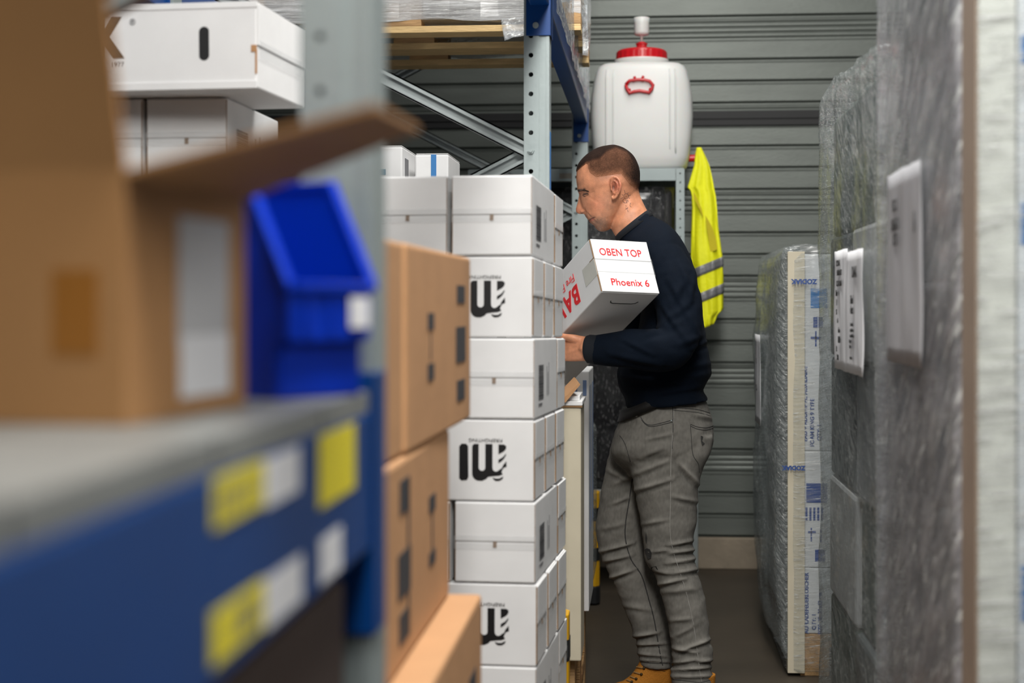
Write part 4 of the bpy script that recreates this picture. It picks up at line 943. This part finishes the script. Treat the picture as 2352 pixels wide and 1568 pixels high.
# skin material driven by painted shade and pigment
sm = bpy.data.materials.new('skin'); sm.use_nodes = True; nt = sm.node_tree; N, L = nt.nodes, nt.links; b = N['Principled BSDF']
at = N.new('ShaderNodeAttribute'); at.attribute_name = 'pigment_shade'; tc = N.new('ShaderNodeTexCoord')
nz = N.new('ShaderNodeTexNoise'); nz.inputs['Scale'].default_value = 420; nz.inputs['Detail'].default_value = 3; L.new(tc.outputs['Object'], nz.inputs[0])
nz2 = N.new('ShaderNodeTexNoise'); nz2.inputs['Scale'].default_value = 45; nz2.inputs['Detail'].default_value = 5; L.new(tc.outputs['Object'], nz2.inputs[0])
r = N.new('ShaderNodeMapRange'); r.inputs[1].default_value = .3; r.inputs[2].default_value = .7; r.inputs[3].default_value = .80; r.inputs[4].default_value = 1.16; L.new(nz2.outputs[0], r.inputs[0])
mx = N.new('ShaderNodeMix'); mx.data_type = 'RGBA'; mx.blend_type = 'MULTIPLY'; mx.inputs[0].default_value = 1; L.new(at.outputs['Color'], mx.inputs[6]); L.new(r.outputs[0], mx.inputs[7])
L.new(mx.outputs[2], b.inputs['Base Color']); b.inputs['Roughness'].default_value = .48; b.inputs['Subsurface Weight'].default_value = .12; b.inputs['Subsurface Scale'].default_value = .006; b.inputs['Subsurface Radius'].default_value = (1, .35, .2)
bp = N.new('ShaderNodeBump'); bp.inputs['Strength'].default_value = .35; bp.inputs['Distance'].default_value = .002; L.new(nz.outputs[0], bp.inputs['Height']); L.new(bp.outputs[0], b.inputs['Normal'])
me = fuse(sk, 'skin', .0026, 3, sm)
v, nrm = getv(me); px, py = topix(v, PY); head = (v[:, 2] > H+.19) & (v[:, 0] < P(1500, 500, PY).x) & (py < 548)
hx, hy = topix(v, PY)
side = np.clip(np.abs(v[:, 1]-PY)/.03, 0, 1)
def g(x, y, r): return np.exp(-((hx-x)**2+(hy-y)**2)/r**2)
disp = np.zeros(len(v))
disp -= .0040*np.exp(-((hx-1340)**2/70+(hy-445.0)**2/14))*side*head     # socket under the brow
disp -= .0030*g(1388, 497, 17)*head                                     # cheek hollow
disp += .0025*g(1398, 512, 9)*head
for s_, a_, w_ in (((1343, 485, 1372, 516), .0022, 2.6), ((1371, 506, 1379, 521), .0012, 2.6), ((1352.5, 506.3, 1367, 501.5), .0026, 1.5), ((1345, 490, 1343, 479), .0010, 1.6), ((1402, 520, 1398, 505), .0018, 3), ((1406, 528, 1440, 480), .0008, 4), ((1350, 453, 1372, 466), .0008, 2.5), ((1338, 448.5, 1352, 450.0), .0016, 1.1), ((1356, 447, 1366, 444), .0008, 1.2)):
    d, t = segd(hx, hy, s_); disp -= a_*np.exp(-(d/w_)**2)*head*(np.abs(v[:, 1]-PY) > .004)
d, t = segd(hx, hy, (1448, 470, 1412, 540)); disp += .0030*np.exp(-(d/7)**2)*(hy > 455)*(hy < 552)*side
disp -= .0045*np.exp(-((hx-1411)**2/14+(hy-434)**2/55))*(np.abs(v[:, 1]-PY) > .074)*head
disp -= .0030*np.exp(-((hx-1341)**2/16+(hy-489.5)**2/5))*head*(np.abs(v[:, 1]-PY) > .004)*(np.abs(v[:, 1]-PY) < .012)
qx, qy = topix(v)                                                      # wrinkles at the wrist
hand = (qx < 1365) & (qy > 760) & (qy < 840) & (v[:, 1] < 4.7)
for s_ in ((1345, 775, 1330, 800), (1340, 790, 1325, 815), (1335, 800, 1300, 812), (1325, 792, 1298, 800), (1348, 800, 1335, 822)):
    d, t = segd(qx, qy, s_); disp += hand*.0012*np.exp(-(d/2.2)**2)
v = v+nrm*disp[:, None]; setv(me, v)
# pigment: cropped hair fade, stubble, lips, brow; shade painted into nostrils and ear hollows
col = np.tile(np.array([.63, .272, .148]), (len(v), 1))
jit = vn(v, (260, 260, 260)); jit2 = vn(v, (45, 45, 45), 5)
def mixc(c, f): 
    global col
    f = np.clip(f, 0, 1)[:, None]; col = col*(1-f)+np.array(c)*f
mixc((.50, .14, .085), head*.8*g(1418, 432, 17)*(np.abs(v[:, 1]-PY) > .078)); mixc((.52, .17, .10), head*.4*g(1372, 472, 22)); mixc((.52, .16, .10), head*.5*g(1326, 482, 8))
mixc((.30, .17, .115), head*np.clip(1.2*np.exp(-((hx-1378)**2/500+(hy-517)**2/240))*(.9+.8*jit), 0, .85))   # beard shadow
mixc((.32, .18, .12), head*np.clip(.5*np.exp(-((hx-1347)**2/30+(hy-497)**2/18)), 0, .5))
mixc((.33, .19, .125), head*np.clip(.42*np.exp(-((hx-1398)**2/160+(hy-470)**2/900))*(.7+.7*jit), 0, .4))
mixc((.42, .12, .09), head*np.exp(-(segd(hx, hy, (1353.5, 508.5, 1363, 505.5))[0]/2.6)**2)*.8)
mixc((.12, .05, .04), head*np.exp(-(segd(hx, hy, (1352, 506.6, 1367, 501.6))[0]/1.1)**2)*.85)
mixc((.045, .026, .018), head*np.exp(-(segd(hx, hy, (1327, 439.0, 1344, 437.5))[0]/3.0)**2)*1.0*(np.abs(v[:, 1]-PY) > .006)*(.85+.5*jit))
mixc((.03, .02, .016), head*np.exp(-(segd(hx, hy, (1340, 449.0, 1351, 447.5))[0]/2.6)**2)*(np.abs(v[:, 1]-PY) > .012))
mixc((.10, .04, .03), head*np.exp(-(segd(hx, hy, (1336, 490, 1343, 488))[0]/1.3)**2)*.8)
mixc((.03, .01, .008), head*np.exp(-((hx-1410)**2/9+(hy-434)**2/45))*(np.abs(v[:, 1]-PY) > .074)*.8)  # shade of the ear hollow painted into the skin colour
fr = np.interp(hy, [340, 372, 376, 405, 420, 432, 450], [1310, 1340, 1350, 1350, 1362, 1388, 1402])
lowy = np.interp(hx, [1350, 1372, 1400, 1428, 1445, 1462, 1475], [412, 428, 424, 420, 440, 452, 458])
topc = np.interp(hx, [1322, 1335, 1348, 1360, 1380, 1395, 1415, 1440, 1457, 1470], [397, 388, 379, 383, 378, 362, 353, 363, 392, 432])
s1 = np.clip((lowy-hy)/34, 0, 1); s1 = s1*s1*(3-2*s1); ed = np.clip((hx-fr)/11+.3, 0, 1)
inhair = head*ed*(hy < lowy+2)
topd = np.clip((topc-hy)/np.interp(hx, [1345, 1362], [5, 30])+.5, 0, 1); topd = topd*topd*(3-2*topd)
dens = inhair*np.clip(s1*(.80+.16*(hx > 1435)*np.clip((hx-1435)/20, 0, 1))+.07*jit*s1, 0, 1)
dens = np.maximum(dens, head*topd*(hx < 1475)*(hy < 440)*.97)
dens *= 1-np.clip(g(1414, 432, 13)*2.2, 0, 1)*(np.abs(v[:, 1]-PY) > .077)
mixc((.010, .0065, .006), dens)
ca = me.color_attributes.new('pigment_shade', 'FLOAT_COLOR', 'POINT')
ca.data.foreach_set('color', np.hstack([np.clip(col, 0, 1), np.ones((len(v), 1))]).ravel().astype(np.float32))
body_bvh = BVHTree.FromPolygons([tuple(q) for q in v], [tuple(p.vertices) for p in me.polygons])
# hair: thin cropped layer on the crown
hm = sm.copy(); hm.name = 'cropped_hair'; hm.node_tree.nodes['Principled BSDF'].inputs['Roughness'].default_value = .95; hm.node_tree.nodes['Principled BSDF'].inputs['Specular IOR Level'].default_value = .12
hm.node_tree.nodes['Principled BSDF'].inputs['Subsurface Weight'].default_value = 0
for n_ in hm.node_tree.nodes:
    if n_.type == 'BUMP': n_.inputs['Strength'].default_value = .8
mask = dens > .26
idx = {}; hv = []; hf = []; hc = []
vv2, nn2 = getv(me)
for p_ in me.polygons:
    if all(mask[i] for i in p_.vertices):
        f_ = []
        for i in p_.vertices:
            if i not in idx:
                idx[i] = len(hv); hv.append(tuple(vv2[i]+nn2[i]*(-.0007+.0030*max(0, min(1, (dens[i]-.26)/.65))**.8)))
                dd = min(1, dens[i]*1.08); j_ = 1+.35*noise.noise(Vector(vv2[i])*900)
                hc += [*((col[i]*(1-dd*.35)+np.array([.008, .006, .005])*dd*.35)*j_), 1.0]
            f_.append(idx[i])
        hf.append(tuple(f_))
hme = bpy.data.meshes.new('hair'); hme.from_pydata(hv, [], hf); hme.materials.append(hm); hme.polygons.foreach_set('use_smooth', [True]*len(hf))
hca = hme.color_attributes.new('pigment_shade', 'FLOAT_COLOR', 'POINT'); hca.data.foreach_set('color', hc)
ho = place(hme, 'hair'); so = ho.modifiers.new('s', 'SOLIDIFY'); so.thickness = .0025; so.offset = -1
skin_o = place(me, 'body')
camp = Vector((0, 0, H))
def proj(bvh, x, y, off=.0006):
    dr = (P(x, y, 4.5)-camp).normalized(); h = bvh.ray_cast(camp, dr, 20)
    return None if h[0] is None else h[0]+h[1].normalized()*off*(1 if h[1].dot(dr) < 0 else -1)
def line_on(bvh, pts, r, off=.0005, sub=4):
    q = []
    for a in catmull(pts, sub):
        h = proj(bvh, a[0], a[1], off)
        if h is not None: q.append(h)
    return q
def drawn(name, m, bvh, lines, r, parent=person, off=.0004, sub=3):
    mb = MB()
    for l in lines:
        q = line_on(bvh, l, r, off, sub)
        if len(q) > 1: mb.tube(q, r, 6)
    if mb.v: return mb.build(name, m, parent, smooth=True, off=parent.location)
tz = lambda x, y: (1280+x/6.817, 330+y/6.817)
circ = [tz(1078+36*math.cos(a), 822+42*math.sin(a)) for a in [i*math.pi/6 for i in range(13)]]
tl = [circ]+[[tz(*a), tz(*b)] for a, b in (((1050, 725), (1060, 772)), ((1112, 760), (1098, 788)), ((1152, 800), (1120, 815)), ((1135, 858), (1118, 845)), ((1012, 792), (1030, 806)), ((988, 864), (1026, 840)))]
tl += [[tz(1040, 862), tz(1026, 890), tz(1045, 920), tz(1080, 925), tz(1088, 895), tz(1065, 890)], [tz(1090, 935), tz(1095, 885), tz(1110, 890), tz(1112, 915)], [tz(1135, 935), tz(1150, 930), tz(1135, 965), tz(1158, 990)],
       [tz(1075, 955), tz(1078, 985)], [tz(1072, 1000), tz(1085, 1025)], [tz(1098, 990), tz(1092, 1020)], [tz(1068, 1028), tz(1110, 1005)], [tz(1095, 1030), tz(1110, 1066)], [tz(1074, 815), tz(1080, 835)]]
drawn('tattoo', mat('tattoo_ink', (.05, .04, .05), .6, 0, 0), body_bvh, tl, .00055, off=.0)
random.seed(5); bl_ = []
for i in range(70):
    u_ = random.random()**1.2; bx_ = 1325.5+23*u_; by_ = 440.5-3.4*math.sin(math.pi*min(1, u_*.8+.15))+random.uniform(-2.6, 2.2)*(1-.5*u_)
    bl_.append([(bx_, by_), (bx_+2.4, by_-.9), (bx_+4.6, by_-.7+u_)])
drawn('eyebrow', mat('brow_hair', (.035, .02, .014), .9, 0, 0), body_bvh, bl_, .00042, off=.0001, sub=2)
drawn('eyelashes', M_['black'], body_bvh, [[(1338.6, 448.6), (1343, 450.3), (1347, 449.6), (1351.8, 447.0)], [(1340.5, 450.2), (1342, 452)], [(1343.5, 450.9), (1344, 452.6)]], .0006, off=.0002)

# ---- sweater
navy = mat('navy_sweater', (.0011, .0040, .0100), .9, 0, .12, 30, .15, 400, spec=.15)
sw = MB()
loft(sw, [(1416, 543, 1489, 486, .068), (1424, 556, 1502, 498, .085), (1432, 572, 1530, 512, .13), (1448, 605, 1560, 542, .185), (1468, 655, 1590, 600, .205), (1472, 720, 1608, 680, .20), (1455, 785, 1618, 755, .190), (1425, 835, 1628, 815, .182),
          (1418, 868, 1636, 853, .180), (1424, 893, 1626, 877, .172), (1436, 914, 1616, 896, .171), (1439, 934, 1629, 918, .173)], e=2.35, sub=3, n=48)
limb(sw, [(1520, 600, 4.72, .072), (1545, 650, 4.675, .074), (1560, 720, 4.63, .068), (1556, 782, 4.59, .062), (1520, 805, 4.565, .060), (1460, 799, 4.545, .058), (1410, 802, 4.545, .050), (1385, 803, 4.55, .045), (1372, 803, 4.553, .043)])
limb(sw, [(1520, 600, 4.98, .072), (1540, 650, 5.03, .072), (1540, 710, 5.07, .066), (1515, 770, 5.07, .060), (1480, 750, 5.04, .052), (1445, 722, 5.005, .042)])
sme = fuse(sw, 'sweater', .0055, 4, navy); v, nrm = getv(sme); qx, qy = topix(v)
near = v[:, 1] < PY
D = folds(qx, qy, [(1400, 812, 1520, 838, .006, 7), (1470, 770, 1560, 740, .005, 8), (1540, 700, 1575, 640, .005, 9), (1560, 790, 1615, 770, .006, 9), (1430, 868, 1560, 880, .005, 7), (1540, 850, 1628, 835, .006, 8), (1500, 620, 1530, 560, .004, 9), (1500, 905, 1615, 888, .004, 6), (1580, 700, 1598, 620, .004, 8), (1500, 760, 1590, 690, .004, 8), (1535, 640, 1600, 760, .005, 7), (1520, 700, 1590, 800, .005, 7), (1420, 775, 1500, 815, .004, 5), (1560, 600, 1590, 690, .005, 6), (1590, 800, 1632, 780, .005, 6), (1450, 845, 1600, 862, .005, 7)])
D += .004*vn(v, (9, 9, 12))+.0015*vn(v, (30, 30, 38), 3)
fade = np.clip((qy-560)/60, 0, 1)
# ribbed hem and collar pinch
setv(sme, v+nrm*(D*fade)[:, None])
so_ = place(sme, 'sweater')
col_bvh = None
mb = MB(); mb.rings([ring((a[0], a[1]), (a[2], a[3]), a[4], PY, 40, 2.1) for a in ((1414.5, 541, 1487.5, 482.5, .0645), (1412.5, 546, 1491, 486.5, .0690), (1417, 556, 1500, 494, .082), (1421, 553, 1497, 496, .078))])
mb.build('collar', mat('collar_rib', (.0009, .003, .007), .9, 0, .1, 60), so_, smooth=True, off=None)
bpy.data.objects[-1] if 0 else None
cl = [o for o in so_.children][0]; cl.data.transform(Matrix.Translation(-po))
mb = MB()
for a in (0,):
    mb.tube([P(1380, 803, 4.552), P(1365, 802.5, 4.554), P(1352, 801, 4.556), P(1350, 801, 4.557)], [.042, .0425, .0415, .039], 32)
mb.build('cuff', mat('cuff_rib', (.0007, .0028, .0068), .9, 0, .1, 60), so_, smooth=True, off=po)

# ---- jeans
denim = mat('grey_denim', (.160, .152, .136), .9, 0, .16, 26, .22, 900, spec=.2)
nt_ = denim.node_tree; b_ = nt_.nodes['Principled BSDF']; src = b_.inputs['Base Color'].links[0].from_socket; at_ = nt_.nodes.new('ShaderNodeAttribute'); at_.attribute_name = 'fold_tone'
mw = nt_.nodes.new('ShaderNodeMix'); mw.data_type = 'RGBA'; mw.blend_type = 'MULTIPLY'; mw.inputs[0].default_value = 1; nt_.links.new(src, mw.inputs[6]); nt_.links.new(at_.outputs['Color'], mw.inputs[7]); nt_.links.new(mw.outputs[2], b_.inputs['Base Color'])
jn = MB()
loft(jn, [(1432, 944, 1598, 880, .146), (1424, 960, 1620, 916, .158), (1418, 976, 1636, 962, .168), (1406, 1010, 1640, 1000, .174), (1402, 1035, 1634, 1030, .170), (1416, 1062, 1612, 1064, .135), (1450, 1092, 1590, 1096, .07)], e=2.2, sub=3, n=44)
NL = 4.775; FL = 4.945
loft(jn, [(1420, 1010, 1638, 1000, .082, NL), (1440, 1055, 1630, 1045, .088, NL), (1452, 1100, 1607, 1100, .088, NL), (1463, 1150, 1603, 1150, .084, NL), (1471, 1200, 1600, 1200, .078, NL), (1477, 1250, 1591, 1248, .070, NL), (1484, 1290, 1597, 1285, .066, NL), (1510, 1335, 1606, 1328, .064, NL), (1522, 1380, 1618, 1370, .062, NL),
          (1534, 1430, 1627, 1420, .058, NL), (1541, 1480, 1632, 1468, .055, NL), (1541, 1500, 1638, 1495, .057, NL), (1546, 1525, 1634, 1525, .055, NL), (1540, 1545, 1637, 1545, .058, NL), (1544, 1572, 1640, 1568, .058, NL)], e=2.1, n=40)
loft(jn, [(1404, 1020, 1540, 1040, .080, FL), (1392, 1070, 1520, 1085, .085, FL), (1383, 1120, 1505, 1130, .083, FL), (1372, 1180, 1495, 1185, .077, FL), (1369, 1225, 1490, 1225, .072, FL), (1376, 1265, 1496, 1258, .066, FL), (1390, 1300, 1508, 1290, .063, FL), (1410, 1340, 1520, 1328, .062, FL), (1428, 1385, 1530, 1370, .060, FL),
          (1446, 1430, 1540, 1418, .057, FL), (1453, 1458, 1545, 1450, .056, FL), (1462, 1478, 1548, 1472, .054, FL), (1464, 1500, 1550, 1500, .056, FL), (1470, 1527, 1550, 1531, .056, FL)], e=2.1, n=40)
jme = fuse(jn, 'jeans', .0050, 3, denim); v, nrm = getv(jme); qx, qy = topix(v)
nl = [(1452, 1128, 1548, 1098, .006, 6), (1450, 1092, 1540, 1055, .005, 6), (1560, 1062, 1603, 1112, .007, 6), (1470, 1205, 1535, 1192, .004, 5), (1545, 1140, 1603, 1152, .005, 5), (1480, 1010, 1545, 995, .004, 5),
      (1535, 1252, 1594, 1240, .006, 4.5), (1535, 1270, 1600, 1262, .007, 4.5), (1530, 1294, 1602, 1282, .006, 4.5), (1545, 1316, 1608, 1306, .007, 5), (1510, 1342, 1575, 1328, .007, 5), (1490, 1268, 1540, 1262, .004, 4), (1500, 1310, 1545, 1318, .004, 5), (1520, 1360, 1600, 1352, .003, 6), (1540, 1425, 1590, 1420, .0035, 5), (1548, 1462, 1590, 1440, .004, 5),
      (1545, 1488, 1600, 1498, .008, 5), (1555, 1496, 1632, 1468, .008, 5), (1545, 1522, 1600, 1514, .006, 4), (1600, 1518, 1636, 1516, .008, 4), (1544, 1538, 1634, 1532, .007, 4), (1546, 1554, 1638, 1552, .006, 4), (1470, 1050, 1530, 1025, .003, 6), (1590, 950, 1635, 960, .003, 5)]
flg = [(1372, 1268, 1455, 1246, .007, 5), (1380, 1290, 1450, 1275, .006, 5), (1395, 1328, 1455, 1308, .008, 5), (1452, 1462, 1512, 1452, .009, 5), (1462, 1480, 1535, 1476, .007, 4), (1462, 1500, 1540, 1508, .006, 4), (1404, 1158, 1446, 1140, .005, 5), (1408, 1112, 1452, 1092, .006, 6), (1412, 1045, 1448, 1085, .006, 6), (1398, 1080, 1440, 1100, .004, 6), (1378, 1215, 1440, 1200, .003, 6), (1430, 1390, 1500, 1400, .003, 6), (1470, 1515, 1545, 1519, .005, 3.5)]
isn = (v[:, 1] < 4.855) | (qy < 1060)
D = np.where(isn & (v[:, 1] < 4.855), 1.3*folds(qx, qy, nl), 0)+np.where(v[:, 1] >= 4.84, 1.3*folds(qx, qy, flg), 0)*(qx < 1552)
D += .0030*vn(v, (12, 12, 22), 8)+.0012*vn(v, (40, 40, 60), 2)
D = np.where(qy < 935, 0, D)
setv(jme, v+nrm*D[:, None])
fold_tone = np.clip(1+D*55+.14*vn(v, (7, 7, 5), 4)+.22*vn(v, (190, 190, 90), 1), .55, 1.6)  # lighter on fold ridges, darker in the hollows, plus random tone
wa = jme.color_attributes.new('fold_tone', 'FLOAT_COLOR', 'POINT'); wa.data.foreach_set('color', np.hstack([np.repeat(fold_tone[:, None], 3, 1), np.ones((len(v), 1))]).ravel().astype(np.float32))
v, nrm = getv(jme)
jb = BVHTree.FromPolygons([tuple(q) for q in v], [tuple(p.vertices) for p in jme.polygons])
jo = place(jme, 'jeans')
seam = mat('dark_seam', (.035, .034, .033), .9, 0, .2, 60); seaml = mat('light_seam', (.30, .29, .27), .9, 0, .2, 60)
def jd(name, m, lines, r, off=.0002):
    o = drawn(name, m, jb, lines, r, off=off, sub=5)
    if o:
        o.parent = jo; return o
jd('outer_seam', seaml, [[(1548, 930), (1545, 1000), (1541, 1060), (1540, 1140), (1539, 1220), (1545, 1260), (1557, 1300), (1576, 1360), (1592, 1430), (1602, 1500), (1608, 1545), (1612, 1566)]], .0010)
jd('inner_seam', seam, [[(1452, 1100), (1445, 1150), (1437, 1200), (1437, 1240), (1450, 1285), (1474, 1322), (1490, 1375), (1502, 1420), (1510, 1465), (1516, 1500), (1522, 1528)]], .0020, -.0006)
jd('pocket_stitching', seam, [[(1546, 936), (1600, 940), (1630, 948)], [(1546, 942), (1600, 947), (1632, 955)], [(1586, 974), (1602, 980), (1622, 982), (1638, 977)], [(1586, 978), (1602, 985), (1622, 987), (1638, 982)], [(1586, 975), (1588, 1010), (1592, 1045), (1604, 1065), (1606, 1085)],
    [(1472, 958), (1480, 970), (1494, 976), (1520, 971), (1545, 964)], [(1474, 964), (1484, 975), (1500, 979), (1545, 969)], [(1545, 932), (1546, 980), (1544, 1030)], [(1424, 1000), (1436, 1020), (1448, 1060)]], .0011)
jd('hem_stitching', seam, [[(1546, 1560), (1580, 1564), (1610, 1566), (1638, 1560)], [(1472, 1518), (1500, 1523), (1545, 1522)]], .0010)
rp = mat('rip_dark', (.028, .027, .026), .95, 0, .3, 80)
for poly in ([(1485, 1222), (1488, 1236), (1486, 1248), (1484, 1236)], [(1481, 1262), (1487, 1259), (1494, 1261), (1498, 1269), (1497, 1281), (1490, 1283), (1486, 1274)], [(1496, 1302), (1508, 1299), (1512, 1307), (1502, 1316), (1497, 1310)], [(1608, 1000), (1614, 1003), (1611, 1012), (1617, 1018), (1612, 1023), (1609, 1012)], [(1380, 1270), (1382, 1275), (1384, 1284), (1380, 1280)]):
    q = [proj(jb, a, b_, .0028) for a, b_ in poly]
    if all(x is not None for x in q):
        o = MB().add(q+[x+Vector((0, .007, 0)) for x in q], [tuple(range(len(q))), tuple(range(len(q), 2*len(q)))]+[(i, (i+1) % len(q), (i+1) % len(q)+len(q), i+len(q)) for i in range(len(q))]).build('rip', rp, jo, off=po)
# rivets, belt
for a in ((1542, 966), (1578, 926)):
    q = proj(jb, a[0], a[1], .001)
    if q is not None: MB().ball(q, .003, n=10, m=6).build('rivet', M_['galv'], jo, off=po)
leather = mat('black_leather', (.004, .0035, .0035), .55, 0, .1, 30)
mb = MB(); R = []
for dy_, g_ in ((0, .003), (0, .006), (1, .006), (1, .003)):
    g2 = g_*740; Fy, By = ((942, 858), (967, 884))[dy_]; f_ = (1430, 1422)[dy_]; b__ = (1596, 1600)[dy_]
    R.append(ring((f_-g2, Fy), (b__+g2, By), .159+g_+.003*dy_, PY, 60, 2.2))
belt = mb.rings(R[1:3]).build('belt', leather, person, smooth=True, off=po)
bk = P(1428, 948, PY-.03); MB().tube([bk+Vector((-.012, .0, .016)), bk+Vector((-.014, 0, -.016)), bk+Vector((-.012, .04, -.016)), bk+Vector((-.010, .04, .016)), bk+Vector((-.012, 0, .016))], .0028, 8).build('buckle', M_['galv'], belt)
for a in ((1458, 930, 1466, 958),):
    q = [proj(jb, a[0]+(a[2]-a[0])*t_, a[1]+(a[3]-a[1])*t_, .0085) for t_ in (0, .5, 1)]
    if all(x is not None for x in q): MB().tube(q, .0035, 8).build('belt_loop', seaml, belt, off=po)
bl = P(1436, 958, PY-.05)
MB().tube([P(1431, 950, PY-.06), P(1437, 962, PY-.07), P(1444, 970, PY-.08)], [.0045, .0055, .003], 8).build('key_clip', M_['galv'], belt, off=po)
# ---- boots
tan = mat('tan_nubuck', (.42, .165, .022), .8, 0, .12, 25, .3, 200, spec=.2); sole = mat('boot_sole', (.22, .13, .06), .7)
lace = mat('brown_lace', (.30, .17, .06), .7, 0, .2, 60); eyel = mat('eyelet', (.05, .03, .01), .4, .5, 0)
for nm, Yb, hp in (('far', FL, 1553), ('near', NL, 1643)):
    bt = MB(); hx0 = P(hp, 1600, Yb).x
    def rg(z, x0, x1, w_, e=2.2, n=32):
        return [Vector((hx0-(x0+x1)/2+(x1-x0)/2*abs(math.cos(t))**(2/e)*(1 if math.cos(t) > 0 else -1), Yb+w_*abs(math.sin(t))**(2/e)*(1 if math.sin(t) > 0 else -1), z)) for t in [2*math.pi*k/n for k in range(n)]]
    bt.rings([rg(.026, 0.0, .284, .044), rg(.045, .0, .282, .049), rg(.065, .002, .262, .048), rg(.080, .004, .215, .045), rg(.095, .004, .168, .044), rg(.115, .003, .142, .043), rg(.140, .0, .124, .042), rg(.165, -.001, .112, .041)])
    bme = fuse(bt, 'boot', .004, 3, tan); bb = BVHTree.FromPolygons([tuple(q.co) for q in bme.vertices], [tuple(p_.vertices) for p_ in bme.polygons])
    bo = place(bme, 'boot'); s_ = MB(); s_.rings([rg(0, .004, .280, .043), rg(.012, -.003, .287, .050), rg(.027, -.003, .288, .051)]); s_.build('sole', sole, bo, smooth=False, off=po)
    if nm == 'far':
        for (x0, y0, x1, y1) in ((1464, 1532, 1480, 1534), (1458, 1544, 1474, 1548), (1449, 1554, 1462, 1559), (1441, 1562, 1452, 1566)):
            q = [proj(bb, x0+(x1-x0)*t_, y0+(y1-y0)*t_, .0025) for t_ in (0, .25, .5, .75, 1)]; q = [x for x in q if x is not None]
            if len(q) > 2:
                MB().tube(q, .0026, 8).build('lace', lace, bo, off=po)
                MB().ball(q[-1], .0045, n=10, m=6).build('eyelet', eyel, bo, off=po)
        q = [proj(bb, a, b_, .0006) for a, b_ in ((1490, 1534), (1505, 1537), (1525, 1541), (1545, 1545))]; q = [x for x in q if x is not None]
        if len(q) > 1: MB().tube(q, .0008, 6).build('stitching', eyel, bo, off=po)
